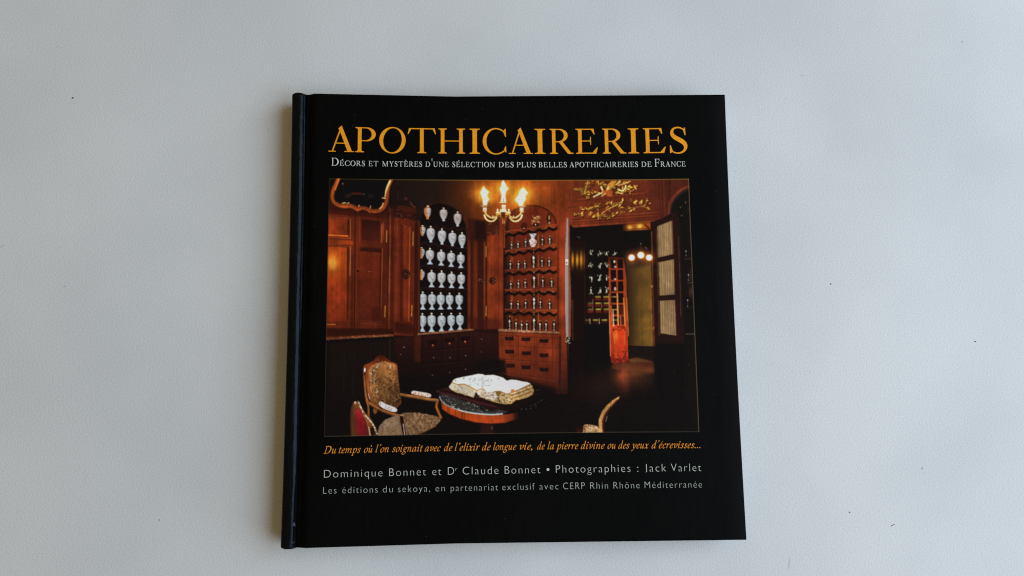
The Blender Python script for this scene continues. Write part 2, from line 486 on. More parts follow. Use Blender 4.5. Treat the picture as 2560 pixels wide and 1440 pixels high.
def italics():
    th, tn = .092, .030
    Q = lambda *P: pen(P, th, tn)
    G = {}
    I = Q((-.02, .50), (.06, .60), (.10, .54), (.10, .14), (.15, .01), (.26, .12))
    G['i'] = (.28, [I, disc(.12, .86, .07)])
    ns = [Q((-.02, .50), (.06, .61), (.10, .52), (.10, .0)), Q((.10, .33), (.20, .54), (.32, .61), (.385, .50), (.385, .13), (.43, .01), (.54, .12))]
    G['n'] = (.55, ns)
    G['m'] = (.86, [ns[0], Q((.10, .33), (.20, .54), (.31, .61), (.37, .50), (.37, .0)), Q((.37, .33), (.48, .54), (.60, .61), (.665, .50), (.665, .13), (.71, .01), (.82, .12))])
    us = [Q((-.02, .50), (.06, .60), (.10, .52), (.10, .16), (.17, .01), (.28, .12), (.385, .34)), Q((.385, .60), (.385, .13), (.43, .01), (.54, .12))]
    G['u'] = (.56, us)
    G['\u00f9'] = (.56, us + [Q((.14, .98), (.27, .80))])
    G['t'] = (.29, [Q((.12, .82), (.10, .60), (.10, .14), (.16, .01), (.28, .10)), Q((-.02, .575), (.25, .60))])
    es = [Q((.06, .29), (.25, .35), (.33, .48), (.25, .605), (.11, .50), (.05, .25), (.11, .05), (.22, .01), (.36, .14))]
    G['e'] = (.39, es)
    G['\u00e9'] = (.39, es + [Q((.35, .98), (.20, .78))])
    G['p'] = (.51, [Q((-.02, .50), (.07, .61), (.10, .52), (.10, -.36)), bar(-.0, .22, -.36, .05), Q((.10, .38), (.22, .57), (.35, .60), (.43, .42), (.38, .12), (.24, .0), (.10, .07))])
    G['s'] = (.36, [Q((.31, .48), (.22, .61), (.10, .55), (.12, .40), (.23, .27), (.27, .12), (.16, .0), (.02, .12))])
    G['o'] = (.47, [Q((.24, .61), (.10, .50), (.045, .25), (.12, .03), (.22, .0), (.36, .13), (.42, .38), (.34, .58), (.24, .61))])
    G['l'] = (.26, [Q((.0, 1.0), (.10, 1.05), (.10, .8), (.10, .14), (.15, .01), (.25, .12))])
    bw = Q((.385, .50), (.28, .61), (.13, .51), (.05, .22), (.11, .01), (.25, .08), (.385, .36))
    G['d'] = (.55, [bw, Q((.29, 1.0), (.385, 1.05), (.385, .8), (.385, .13), (.43, .01), (.54, .12))])
    G['a'] = (.55, [bw, Q((.385, .60), (.385, .13), (.43, .01), (.54, .12))])
    G['g'] = (.47, [Q((.28, .61), (.13, .55), (.08, .38), (.18, .25), (.31, .31), (.37, .50), (.28, .61)),
                    Q((.16, .25), (.09, .13), (.22, .05), (.36, -.03), (.36, -.20), (.20, -.34), (.02, -.27), (.02, -.12), (.16, .01)), Q((.33, .56), (.46, .58))])
    G['v'] = (.46, [Q((-.02, .50), (.06, .61), (.12, .50), (.17, .04)), Q((.17, .03), (.30, .14), (.41, .40), (.36, .60), (.30, .56))])
    G['c'] = (.38, [Q((.34, .48), (.26, .61), (.11, .50), (.05, .22), (.11, .03), (.21, .01), (.35, .14))])
    G['x'] = (.46, [Q((-.02, .52), (.08, .60), (.16, .45), (.24, .12), (.32, .0), (.43, .12)), Q((.42, .57), (.32, .53), (.12, .08), (-.02, .04))])
    G['r'] = (.38, [ns[0], Q((.10, .33), (.20, .54), (.30, .61), (.37, .53))])
    G['y'] = (.47, [Q((-.02, .50), (.06, .61), (.13, .50), (.20, .05)), Q((.43, .60), (.41, .36), (.23, -.02), (.08, -.29), (-.06, -.32))])
    G["'"] = (.24, [Q((.10, 1.08), (.14, .96), (.06, .80)), disc(.11, 1.01, .06)])
    G[','] = (.20, [disc(.08, .05, .07), Q((.12, .06), (.11, -.06), (.02, -.18))])
    G['.'] = (.22, [disc(.09, .06, .075)])
    G['D'] = (.82, [Q((.14, .98), (.14, .02)), pen([(-.02, .96), (.3, .985), (.60, .86), (.70, .52), (.56, .14), (.30, .01), (-.02, .03)], .13, .045, 10)])
    return G

class Ink:
    """collects flat letter outlines, laid a few hundredths of a millimetre over the board"""
    def __init__(s):
        s.V, s.F, s.k = [], [], 0
    def add(s, piece, fn):
        z = BT + 0.00006 + (s.k % 14) * 0.000006
        s.k += 1
        if piece[0] == 'poly':
            x, y = fn(piece[1][:, 0], piece[1][:, 1])
            b = len(s.V)
            s.V += [(a, c, z) for a, c in zip(x, y)]
            area = np.sum(x * np.roll(y, -1) - np.roll(x, -1) * y)
            f = list(range(b, b + len(x)))
            s.F.append(tuple(f if area > 0 else reversed(f)))
        else:
            _, L, R = piece
            b, n = len(s.V), len(L)
            for P in (L, R):
                x, y = fn(P[:, 0], P[:, 1])
                s.V += [(a, c, z) for a, c in zip(x, y)]
            for i in range(n - 1):
                q = (b + i, b + i + 1, b + n + i + 1, b + n + i)
                p = [s.V[j] for j in q]
                ar = sum(p[j][0] * p[(j + 1) % 4][1] - p[(j + 1) % 4][0] * p[j][1] for j in range(4))
                s.F.append(q if ar > 0 else tuple(reversed(q)))
    def tri(s, verts, tris, fn):
        z = BT + 0.00006
        b = len(s.V)
        x, y = fn(verts[:, 0], verts[:, 1])
        s.V += [(a, c, z) for a, c in zip(x, y)]
        s.F += [tuple(b + i for i in t) for t in tris]
    def build(s, name, mat, parent):
        return mesh_obj(name, s.V, s.F, mat, parent)

def placer(x0, sx, y0f, h, shear=0.0):
    """glyph units -> scan position -> cover; x0 left, sx px per unit, y0f(px) baseline, h px per unit of height"""
    def fn(gx, gy):
        px = x0 + (gx + shear * gy) * sx
        lean = np.interp(px, [718, 1840], [28 / 1140., -55 / 1113.])
        base = y0f(px)
        return scan(px + lean * gy * h, base - gy * h)
    return fn

def glyph_line(I, G, words, basef, h, shear=0.0, small=None, track=0.0):
    """words: (text, left px, right px)"""
    for text, xl, xr in words:
        lay, x = [], 0.0
        for ch in text:
            k = 1.0
            g = G[ch.upper() if small and ch not in G else ch]
            if small and ch.islower():
                k = small
            lay.append((g, x, k))
            x += (g[0] * k + track * (1 if ch != "'" else .6))
        # real extent
        lo, hi = 1e9, -1e9
        for g, gx, k in lay:
            for pc in g[1]:
                for A in pc[1:]:
                    lo = min(lo, (gx + (A[:, 0] + shear * A[:, 1]) * k).min()); hi = max(hi, (gx + (A[:, 0] + shear * A[:, 1]) * k).max())
        sx = (xr - xl) / (hi - lo)
        for g, gx, k in lay:
            fn0 = placer(xl - lo * sx, sx, basef, h, 0)
            fn = lambda a, b, gx=gx, k=k: fn0(gx + (a + shear * b) * k, b * k)
            for pc in g[1]:
                I.add(pc, fn)

def sans_meshes(text, spacing, offset):
    cu = bpy.data.curves.new('sans', 'FONT')
    cu.body = text
    cu.size = 1.0
    cu.space_character = spacing
    cu.offset = offset
    cu.resolution_u = 4
    ob = bpy.data.objects.new('sans', cu)
    C.objects.link(ob)
    bpy.context.view_layer.update()
    dg = bpy.context.evaluated_depsgraph_get()
    me = bpy.data.meshes.new_from_object(ob.evaluated_get(dg))
    v = np.array([tuple(q.co) for q in me.vertices])
    f = [tuple(p.vertices) for p in me.polygons]
    nz = [p.normal.z for p in me.polygons]
    f = [t if n > 0 else tuple(reversed(t)) for t, n in zip(f, nz)]
    bpy.data.objects.remove(ob); bpy.data.curves.remove(cu); bpy.data.meshes.remove(me)
    return v, f

def sans_line(I, words, basef, caph, spacing=1.2, offset=-0.022):
    ref, _ = sans_meshes('H', 1.0, offset)
    ch = ref[:, 1].max() - ref[:, 1].min()
    for text, xl, xr in words:
        v, f = sans_meshes(text, spacing, offset)
        v = v[:, :2].copy()
        v[:, 1] /= ch
        if text == 'Jack':
            v[:, 1] = np.where(v[:, 1] < 0, v[:, 1] * .12, v[:, 1])
        v[:, 0] -= v[:, 0].min()
        v[:, 0] /= v[:, 0].max()
        I.tri(v, f, placer(xl, xr - xl, basef, caph))

def lettering(front):
    G, GI = caps(), italics()
    orange, pale = mat_ink('orange_ink', (208, 139, 29)), mat_ink('pale_ink', (186, 198, 198))
    orange2 = mat_ink('orange_ink_small', (204, 132, 44))
    grey = mat_ink('grey_white_ink', (176, 187, 185))
    # title
    I = Ink()
    boxes = [('A', 821, 885), ('P', 888, 939), ('O', 948, 1014), ('T', 1019, 1090), ('H', 1096, 1163), ('I', 1174, 1200), ('C', 1207, 1266),
             ('A', 1272, 1332), ('I', 1337, 1364), ('R', 1375, 1434), ('E', 1440, 1495), ('R', 1507, 1566), ('I', 1571, 1598), ('E', 1609, 1665), ('S', 1675, 1719)]
    bf = lambda p: 379 + (p - 823) * (381.5 - 379) / 897 + 4.5 * (1 - ((p - 1275) / 450) ** 2)
    for ch, a, b in boxes:
        glyph_line(I, G, [(ch, a, b)], bf, 62.5)
    I.build('title_lettering', orange, front)
    # subtitle in small capitals
    I = Ink()
    GS = caps(.112)
    bf = lambda p: 414 + (p - 829) * (416 - 414) / 885 + 3.2 * (1 - ((p - 1275) / 450) ** 2)
    glyph_line(I, GS, [('D\u00e9cors', 829, 912), ('et', 922, 946), ('myst\u00e8res', 956, 1055), ("d'une", 1064, 1122), ('s\u00e9lection', 1131, 1237), ('des', 1247, 1284),
                       ('plus', 1292, 1339), ('belles', 1347, 1417), ('apothicaireries', 1424, 1595), ('de', 1604, 1629), ('France', 1637, 1714)],
               bf, 19.5, small=.66, track=.12)
    I.build('subtitle_lettering', pale, front)
    # quotation in italics
    I = Ink()
    bf = lambda p: 1134 + (p - 809) * (1120 - 1134) / 942 - 2.5 * (1 - ((p - 1280) / 471) ** 2)
    glyph_line(I, GI, [('Du', 809, 840), ('temps', 847, 902), ('o\u00f9', 910, 931), ("l'on", 939, 972), ('soignait', 980, 1057), ('avec', 1062, 1102), ('de', 1110, 1131),
                       ("l'elixir", 1137, 1200), ('de', 1205, 1227), ('longue', 1233, 1291), ('vie,', 1299, 1331), ('de', 1343, 1362), ('la', 1369, 1385), ('pierre', 1390, 1446),
                       ('divine', 1452, 1512), ('ou', 1519, 1539), ('des', 1546, 1574), ('yeux', 1577, 1622), ("d'\u00e9crevisses...", 1629, 1751)],
               bf, 18.5, shear=.27, track=.075)
    I.build('quotation_lettering', orange2, front)
    # authors, publisher
    I = Ink()
    bf = lambda p: 1194.5 + (p - 810) * (1178 - 1194.5) / 943 - 2.0 * (1 - ((p - 1280) / 471) ** 2)
    sans_line(I, [('Dominique', 810, 956), ('Bonnet', 973, 1065), ('et', 1081, 1103), ('D', 1120, 1135), ('Claude', 1157, 1246), ('Bonnet', 1262, 1351),
                  ('Photographies', 1390, 1576), (':', 1593, 1596), ('Jack', 1612, 1665), ('Varlet', 1678, 1753)], bf, 18.5)
    sans_line(I, [('r', 1139, 1143)], lambda p: bf(p) - 10, 9)
    I.add(disc(0, 0, 1), lambda a, b: scan(1370 + 3.4 * a, bf(1370) - 9 - 3.4 * b))
    I.build('author_lettering', grey, front)
    I = Ink()
    bf = lambda p: 1234.5 + (p - 808) * (1219 - 1234.5) / 947 - 1.5 * (1 - ((p - 1280) / 471) ** 2)
    sans_line(I, [('Les', 808, 841), ('\u00e9ditions', 856, 944), ('du', 957, 982), ('sekoya,', 995, 1075), ('en', 1089, 1112), ('partenariat', 1127, 1245), ('exclusif', 1256, 1337),
                  ('avec', 1349, 1396), ('CERP', 1408, 1462), ('Rhin', 1476, 1520), ('Rh\u00f4ne', 1534, 1599), ('M\u00e9diterran\u00e9e', 1612, 1755)], bf, 15.8)
    I.build('publisher_lettering', mat_ink('grey_ink', (158, 170, 168)), front)

# ------------------------------------------------------------------ the printed photograph (ink colours painted in scan units)
class Paint:
    X0, Y0, NX, NY = 800, 436, 960, 664
    def __init__(s):
        s.im = np.zeros((s.NY, s.NX, 3)) + np.array([15, 13, 13.])
        s.rng = np.random.default_rng(7)
    def box(s, x0, y0, x1, y1):
        a, b = int(max(0, math.floor(x0 - s.X0))), int(max(0, math.floor(y0 - s.Y0)))
        c, d = int(min(s.NX, math.ceil(x1 - s.X0) + 1)), int(min(s.NY, math.ceil(y1 - s.Y0) + 1))
        if c <= a or d <= b:
            return None
        Y, X = np.mgrid[b:d, a:c]
        return (slice(b, d), slice(a, c)), X + s.X0 + 0.5, Y + s.Y0 + 0.5
    def put(s, sl, m, col, X=None, Y=None):
        if callable(col):
            col = col(X, Y)
        col = np.asarray(col, float)
        s.im[sl] += (col - s.im[sl]) * m[..., None]
    def inside(s, P, X, Y):
        r = np.zeros(X.shape, bool)
        for (x1, y1), (x2, y2) in zip(P, np.roll(P, -1, 0)):
            if y1 == y2:
                continue
            c = (y1 > Y) != (y2 > Y)
            r ^= c & (X < (x2 - x1) * (Y - y1) / (y2 - y1) + x1)
        return r
    def poly(s, P, col, a=1.0, soft=0, curve=False):
        P = np.asarray(P, float)
        if curve:
            P = spline(np.vstack([P, P[:1]]), 6)
        k = soft * 2 + 2
        g = s.box(P[:, 0].min() - k, P[:, 1].min() - k, P[:, 0].max() + k, P[:, 1].max() + k)
        if not g:
            return
        sl, X, Y = g
        m = np.zeros(X.shape)
        for dx in (-.25, .25):
            for dy in (-.25, .25):
                m += s.inside(P, X + dx, Y + dy) * .25
        if soft:
            m = s.blur(m, soft)
        s.put(sl, m * a, col, X, Y)
    @staticmethod
    def blur(m, r):
        n = int(max(1, round(r * 2)))
        k = np.exp(-(np.arange(-n, n + 1) / r) ** 2); k /= k.sum()
        for ax in (0, 1):
            m = np.apply_along_axis(lambda v: np.convolve(v, k, 'same'), ax, m)
        return m
    def line(s, P, w, col, a=1.0, curve=False, soft=0.6):
        P = np.asarray(P, float)
        if curve:
            P = spline(P, 6)
        w0 = np.broadcast_to(np.asarray(w, float), (len(P),)) if not np.isscalar(w) else np.full(len(P), float(w))
        k = w0.max() + 2
        g = s.box(P[:, 0].min() - k, P[:, 1].min() - k, P[:, 0].max() + k, P[:, 1].max() + k)
        if not g:
            return
        sl, X, Y = g
        m = np.zeros(X.shape)
        for i in range(len(P) - 1):
            d = P[i + 1] - P[i]
            L2 = max(1e-9, d @ d)
            t = np.clip(((X - P[i, 0]) * d[0] + (Y - P[i, 1]) * d[1]) / L2, 0, 1)
            ds = np.hypot(X - P[i, 0] - t * d[0], Y - P[i, 1] - t * d[1])
            ww = (w0[i] + (w0[i + 1] - w0[i]) * t) / 2
            m = np.maximum(m, np.clip((ww - ds) / (2 * soft) + .5, 0, 1) * np.minimum(1, ww * 2))
        s.put(sl, m * a, col, X, Y)
    def ell(s, x, y, rx, ry, col, a=1.0, ang=0.0, soft=0.12):
        k = max(rx, ry) * (1 + soft * 2) + 2
        g = s.box(x - k, y - k, x + k, y + k)
        if not g:
            return
        sl, X, Y = g
        c, n = math.cos(ang), math.sin(ang)
        u, v = (X - x) * c + (Y - y) * n, -(X - x) * n + (Y - y) * c
        d = np.sqrt((u / rx) ** 2 + (v / ry) ** 2)
        sf = max(soft, .6 / min(rx, ry))
        s.put(sl, np.clip((1 - d) / sf + .5, 0, 1) * a, col, X, Y)
    def glow(s, x, y, r, col, a=1.0, ry=None):
        ry = ry or r
        g = s.box(x - 2.6 * r, y - 2.6 * ry, x + 2.6 * r, y + 2.6 * ry)
        if not g:
            return
        sl, X, Y = g
        m = np.exp(-((X - x) / r) ** 2 - ((Y - y) / ry) ** 2) * a
        A = s.im[sl]
        s.im[sl] = 255 - (255 - A) * (1 - m[..., None] * np.asarray(col, float) / 255)
    def field(s, sx, sy, seed):
        """smooth random field, cell size sx by sy, range -1..1"""
        r = np.random.default_rng(seed)
        ny, nx = int(s.NY / sy) + 3, int(s.NX / sx) + 3
        g = r.random((ny, nx)) * 2 - 1
        y, x = np.arange(s.NY) / sy, np.arange(s.NX) / sx
        i, j = y.astype(int), x.astype(int)
        fy, fx = (y - i)[:, None], (x - j)[None]
        fy, fx = fy * fy * (3 - 2 * fy), fx * fx * (3 - 2 * fx)
        a, b = g[i][:, j], g[i][:, j + 1]
        c, d = g[i + 1][:, j], g[i + 1][:, j + 1]
        return (a * (1 - fx) + b * fx) * (1 - fy) + (c * (1 - fx) + d * fx) * fy

def grad(stops, vert=False):
    p = [q[0] for q in stops]
    cc = np.array([q[1] for q in stops], float)
    def f(X, Y):
        v = Y if vert else X
        return np.stack([np.interp(v, p, cc[:, i]) for i in range(3)], -1)
    return f

def fleck(p, n, region, cols, r, seed, P=None):
    """small random touches of paint inside polygon P"""
    g = np.random.default_rng(seed)
    x0, y0, x1, y1 = region
    P = None if P is None else np.asarray(P, float)
    k = 0
    while k < n:
        x, y = g.uniform(x0, x1), g.uniform(y0, y1)
        k += 1
        if P is not None and not p.inside(P, np.array([[x]]), np.array([[y]]))[0, 0]:
            continue
        rr = r * g.uniform(.6, 1.4)
        p.ell(x, y, rr * g.uniform(.8, 1.8), rr * .7, cols[g.integers(len(cols))], g.uniform(.6, 1), g.uniform(0, 3.14))

def blade(p, x, y, l, w, a, col, al=1.0):
    t = np.linspace(-1, 1, 9)
    h = (1 - np.abs(t) ** 1.7) * w
    u = np.concatenate([t, t[::-1]]) * l
    v = np.concatenate([h, -h[::-1]])
    p.poly(np.stack([x + u * math.cos(a) - v * math.sin(a), y + u * math.sin(a) + v * math.cos(a)], 1), col, al)

def leafs(p, L, seed):
    g = np.random.default_rng(seed)
    extra = [(x + g.uniform(-13, 13), y + g.uniform(-6, 6), l * .7, g.uniform(-80, 80)) for (x, y, l, _) in L]
    for (x, y, l, ang) in extra + list(L):
        l *= 1.25
        for q in range(3):
            a = math.radians(ang + (0, -46, 40)[q] + g.uniform(-12, 12))
            if q and g.random() < .3:
                continue
            k = l * (1.0 if q == 0 else g.uniform(.55, .8))
            bx, by = x - l * .7 * math.cos(math.radians(ang)), y - l * .7 * math.sin(math.radians(ang))
            cx, cy = bx + k * .9 * math.cos(a), by + k * .9 * math.sin(a)
            blade(p, cx + 1.4, cy + 1.8, k, k * .42, a, (36, 16, 11), .8)
            c = np.array([(200, 142, 54), (216, 164, 72), (160, 100, 36), (128, 72, 28), (182, 120, 46)][g.integers(5)], float)
            blade(p, cx, cy, k, k * .36, a, c)
            sh = 1 if math.sin(a) > 0 else -1
            blade(p, cx + .6 * math.sin(a), cy - .6 * math.cos(a), k * .8, k * .15, a, np.minimum(c * 1.22 + 14, 246), .9)
            p.line([(cx - k * .8 * math.cos(a), cy - k * .8 * math.sin(a)), (cx + k * .7 * math.cos(a), cy + k * .7 * math.sin(a))], .8, c * .5, .6)

def jar(p, x, y0, y1, w, seed, tint=(206, 210, 214), feet=True, cut=None, orange=False):
    w *= .93
    g = np.random.default_rng(seed)
    H = (y1 - y0)
    prof = [(0, .15), (.05, .22), (.08, .12), (.12, .12), (.145, .45), (.18, .78), (.23, .94), (.31, 1), (.43, .99), (.54, .90), (.63, .74), (.69, .52), (.72, .30), (.76, .22), (.82, .26), (.88, .36), (.94, .58), (1, .74)]
    if not feet:
        prof = [(0, .14), (.05, .2), (.08, .1), (.12, .12), (.15, .45), (.19, .78), (.25, .94), (.34, 1), (.48, .98), (.60, .88), (.72, .70), (.82, .48), (.86, .30), (.93, .30), (1, .36)]
    q = np.array(prof)
    L = np.stack([x - q[:, 1] * w / 2, y0 + q[:, 0] * H], 1)
    R = np.stack([x + q[:, 1] * w / 2, y0 + q[:, 0] * H], 1)
    P = np.vstack([L, R[::-1]])
    if cut is not None:
        P[:, 0] = np.maximum(P[:, 0], cut)
    t = np.array(tint, float)
    def col(X, Y):
        v = np.clip((Y - y0) / H, 0, 1)[..., None]
        h = np.clip((X - x) / (w / 2), -1, 1)[..., None]
        c = t * (.98 - .30 * np.abs(h) ** 3 - .12 * np.clip(h, 0, 1)) * (1 - .14 * np.clip((v - .45) * 3, 0, 1) + .16 * np.clip((v - .7) * 4, 0, 1))
        return c + (np.array([165, 185, 205.]) - c) * np.clip((v - .68) * 2.4, 0, .6)
    p.poly(P + np.array([.8, 1.0]), (4, 4, 5), .6, 1)
    p.poly(P, col)
    if orange:
        p.poly(np.vstack([L, (L + [w * .35, 0])[::-1]]) if cut is None else np.vstack([np.maximum(L, [cut, 0]), np.maximum(L, [cut, 0])[::-1] + [w * .28, 0]]), (176, 96, 40), .85)
    p.ell(x, y0 + 1.4, 2.4, 1.2, (226, 214, 170))
    # painted sprig
    for k in range(7):
        u, v = g.uniform(-.28, .3) * w, g.uniform(.28, .62) * H
        if cut is not None and x + u < cut + 2:
            continue
        a = g.uniform(-.4, 1.3)
        l = g.uniform(1.2, 3.2)
        p.line([(x + u, y0 + v), (x + u + l * math.cos(a), y0 + v + l * math.sin(a))], 1.1, [(92, 96, 112), (70, 74, 84), (140, 128, 132)][g.integers(3)], .75)
    p.line([(x - .18 * w, y0 + .34 * H), (x - .05 * w, y0 + .5 * H), (x + .22 * w, y0 + .58 * H)], 1.1, (80, 84, 96), .7, True)

def bottle(p, x, y, h, big=False, seed=0):
    g = np.random.default_rng(seed)
    w = 6.6 if big else 4.8
    p.ell(x + .5, y - h * .38, w + 1.2, h * .44, (26, 13, 11), .55, 0, .5)
    p.ell(x + .3, y - h * .38, w, h * .42, (24, 15, 13), .85, 0, .3)
    p.ell(x, y - h * .82, 1.7, h * .14, (28, 18, 15), .85)
    c = [(206, 202, 186), (184, 178, 160), (196, 180, 140), (150, 136, 118)][g.integers(4)]
    k = 1.5 if big else 1.0
    n = 7 if big else 5
    for q in range(n):
        t = (q + .4) / n
        p.ell(x + g.uniform(-.7, .7), y - h * (.06 + .68 * t), g.uniform(.7, 1.5) * k, h * .06 * g.uniform(.7, 1.4), [c, (224, 222, 212), (130, 110, 90)][g.integers(3)], .9)
    p.line([(x, y - h * .08), (x, y - h * .70)], 1.1 * k, c, .6)
    p.ell(x, y - h * .60, 1.9 * k, 2.0 * k, (222, 220, 208), .9)
    p.line([(x - 3, y - h * .28), (x + 3, y - h * .28)], 1.0, (140, 112, 80), .65)
    p.line([(x - 2.4, y - h * .47), (x + 2.4, y - h * .47)], 1.0, (120, 84, 58), .6)
    p.ell(x, y - h * .93, .9, 2.0, (190, 168, 120), .85)
    p.ell(x, y - 1.6, 1.6 * k, 1.9 * k, (186, 180, 172), .75)

def shelf(p, xl, yl, xr, yr, seed):
    n = 53
    t = np.linspace(0, 1, n)
    x, y = xl + (xr - xl) * t, yl + (yr - yl) * t
    wav = 2.6 * np.cos(t * 2 * math.pi * 5.2 + .6)
    lo = y + 6 + wav
    p.poly(np.vstack([np.stack([x, lo - 1], 1), np.stack([x, lo + 7.5], 1)[::-1]]), (17, 11, 10), .95, 1)
    p.poly(np.vstack([np.stack([x, y - 1.5], 1), np.stack([x, lo], 1)[::-1]]), grad([(xl, (84, 32, 20)), (xr, (128, 50, 28))]))
    p.line(np.stack([x, y - .5], 1), 1.6, (156, 66, 36), .85)
    g = np.random.default_rng(seed)
    for _ in range(9):
        k = g.integers(3, n - 3)
        p.ell(x[k], lo[k] - 1.5, 2.2, .9, (186, 116, 66), .6, g.uniform(-.6, .6))

def carved(p, x, y, r, seed):
    p.ell(x, y, r, r * 1.15, (44, 21, 15), .95)
    g = np.random.default_rng(seed)
    for k in range(16):
        a = g.uniform(0, 6.28); d = r * math.sqrt(g.random()) * .85
        p.ell(x + d * math.cos(a), y + d * math.sin(a), 1.3, .9, [(120, 70, 50), (84, 42, 28), (25, 12, 10), (150, 100, 78)][g.integers(4)], .8, a)

def paint_picture():
    p = Paint()
    wood = (86, 31, 19)
    # upper wall, dark on the left and warm round the chandelier
    wall = grad([(820, (16, 13, 13)), (985, (26, 18, 17)), (1100, (32, 21, 18)), (1160, (58, 26, 17)), (1195, (92, 36, 18)), (1250, (126, 52, 20)),
                 (1330, (132, 52, 22)), (1390, (122, 46, 23)), (1440, (108, 42, 25)), (1600, (92, 36, 23)), (1660, (78, 31, 22)), (1760, (60, 27, 20))])
    p.poly([(800, 436), (1760, 436), (1760, 620), (800, 620)], wall)
    p.glow(1258, 490, 95, (120, 50, 8), .62, 52)
    p.glow(1335, 470, 60, (90, 34, 6), .35, 40)
    # lower half falls into darkness
    p.poly([(800, 838), (1185, 822), (1400, 834), (1400, 1100), (800, 1100)], (15, 13, 13))
    def rail(P, w, col):
        c = np.array(col, float)
        p.line(np.array(P, float) + [.6, 1.0], w + 1.6, c * .32, .9, True)
        p.line(P, w, c * .78, 1, True)
        p.line(np.array(P, float) - [0, w * .16], w * .45, np.minimum(c * 1.12, 240), .8, True, .9)
    # ---- left cupboard
    p.poly([(812, 524), (900, 532), (985, 543), (985, 842), (812, 846)], grad([(818, (104, 38, 20)), (890, (92, 33, 19)), (985, (72, 26, 18))]))
    p.poly([(812, 500), (985, 520), (985, 548), (812, 534)], (58, 21, 16), .9, 2)
    p.poly([(822, 546), (868, 549), (868, 588), (822, 588)], grad([(820, (140, 50, 22)), (868, (112, 40, 22))]))
    p.poly([(868, 548), (873, 548), (873, 592), (868, 588)], (66, 24, 16))
    p.line([(822, 543), (880, 547)], 2, (120, 56, 32), .8)
    p.line([(876, 548), (876, 596)], 2.2, (172, 92, 52), .8)
    p.line([(820, 588), (870, 590)], 3, (228, 116, 44), .9)
    p.line([(820, 593), (874, 596)], 2, (168, 74, 34), .7)
    p.poly([(820, 598), (882, 602), (882, 612), (820, 612)], (150, 56, 26), .8, 1)
    p.poly([(821, 616), (867, 619), (866, 802), (818, 803)], grad([(612, (158, 60, 24)), (660, (170, 66, 22)), (720, (138, 47, 22)), (805, (116, 38, 21))], True))
    p.glow(832, 656, 15, (160, 92, 20), .8, 22)
    p.glow(830, 660, 9, (120, 100, 40), .6, 14)
    for k in range(9):
        p.line([(824 + k * 2.6, 640 + (k * 7) % 11), (824 + k * 2.6, 668 + (k * 5) % 13)], 1, (232, 150, 60), .35)
    p.poly([(867, 619), (875, 616), (875, 806), (866, 802)], (86, 31, 19))
    p.line([(870, 622), (869, 800)], 2.0, (58, 22, 15), .9)
    p.line([(876, 616), (875, 690)], 2.6, (186, 104, 58), .75)
    p.line([(875, 690), (873, 806)], 1.6, (120, 50, 28), .8)
    p.line([(820, 612), (878, 617)], 2, (110, 52, 32), .7)
    p.poly([(816, 806), (880, 806), (880, 815), (816, 815)], (92, 34, 20), .9)
    p.line([(819, 811), (838, 811)], 2.6, (218, 118, 44), .8)
    p.line([(888, 532), (886, 836)], 2.2, (36, 14, 11), .95)
    p.line([(881, 640), (879, 836)], 6, (60, 22, 15), .6)
    p.line([(891, 545), (889, 830)], 1.2, (120, 48, 28), .5)
    # right door of the cupboard
    p.poly([(904, 548), (950, 553), (950, 604), (904, 600)], grad([(545, (40, 17, 14)), (605, (70, 26, 18))], True))
    p.line([(899, 544), (899, 604)], 4, (112, 44, 27), .8)
    p.line([(955, 561), (954, 606)], 3.6, (150, 62, 34), .85)
    p.line([(959, 556), (958, 600)], 1.2, (180, 100, 54), .6)
    p.poly([(901, 618), (956, 621), (955, 632), (901, 628)], (48, 19, 14), .9, 1)
    p.poly([(901, 628), (949, 632), (946, 802), (896, 800)], grad([(620, (104, 36, 21)), (730, (92, 32, 21)), (802, (76, 27, 19))], True))
    p.line([(952, 626), (949, 805)], 2, (50, 19, 14), .9)
    p.line([(956, 622), (953, 770)], 2.4, (158, 66, 38), .8)
    p.line([(896, 803), (952, 806)], 6, (86, 33, 22), .8)
    p.line([(900, 808), (948, 812)], 2, (120, 48, 30), .6)
    p.poly([(930, 770), (946, 765), (945, 803), (928, 803)], (50, 19, 14), .6, 3)
    p.ell(894, 677, 2.6, 3.6, (24, 10, 9)); p.ell(896, 673, 1.6, 1.6, (130, 60, 36))
    p.line([(920, 679), (928, 679)], 1.2, (176, 120, 90), .7)
    p.line([(967, 576), (966, 606)], 1.8, (206, 142, 56), .9)
    p.line([(963, 765), (962, 792)], 1.8, (214, 150, 60), .9)
    p.line([(976, 540), (972, 836)], 3.4, (136, 58, 32), .8)
    p.line([(972, 545), (968, 832)], 2, (52, 20, 15), .8)
    for k in range(60):
        p.ell(975 - k * .05, 600 + k * 2.3, .7, .6, (196, 120, 76), .7)
    p.poly([(812, 820), (985, 822), (985, 836), (812, 842)], (40, 17, 14), .9, 2)
    sill = [(816, 845), (900, 839), (982, 836), (983, 841), (900, 845), (816, 850)]
    p.poly(sill, (112, 58, 40))
    fleck(p, 150, (816, 836, 983, 850), [(170, 100, 70), (70, 32, 24), (196, 132, 98)], 1.0, 3, sill)
    p.poly([(812, 852), (985, 843), (985, 870), (812, 870)], (12, 11, 12), 1, 3)
    # ---- pilaster with rosette
    p.poly([(985, 538), (1049, 552), (1049, 842), (985, 838)], grad([(985, (104, 38, 22)), (1000, (88, 31, 20)), (1036, (84, 30, 19)), (1042, (44, 18, 14)), (1049, (78, 30, 20))]))
    p.poly([(1002, 560), (1024, 566), (1022, 806), (1000, 802)], grad([(1000, (54, 20, 15)), (1006, (70, 25, 17)), (1010, (112, 39, 21)), (1023, (96, 33, 19))]))
    p.line([(1025, 568), (1022, 802)], 2.6, (164, 70, 34), .85)
    p.line([(994, 548), (991, 812)], 3, (120, 45, 24), .6)
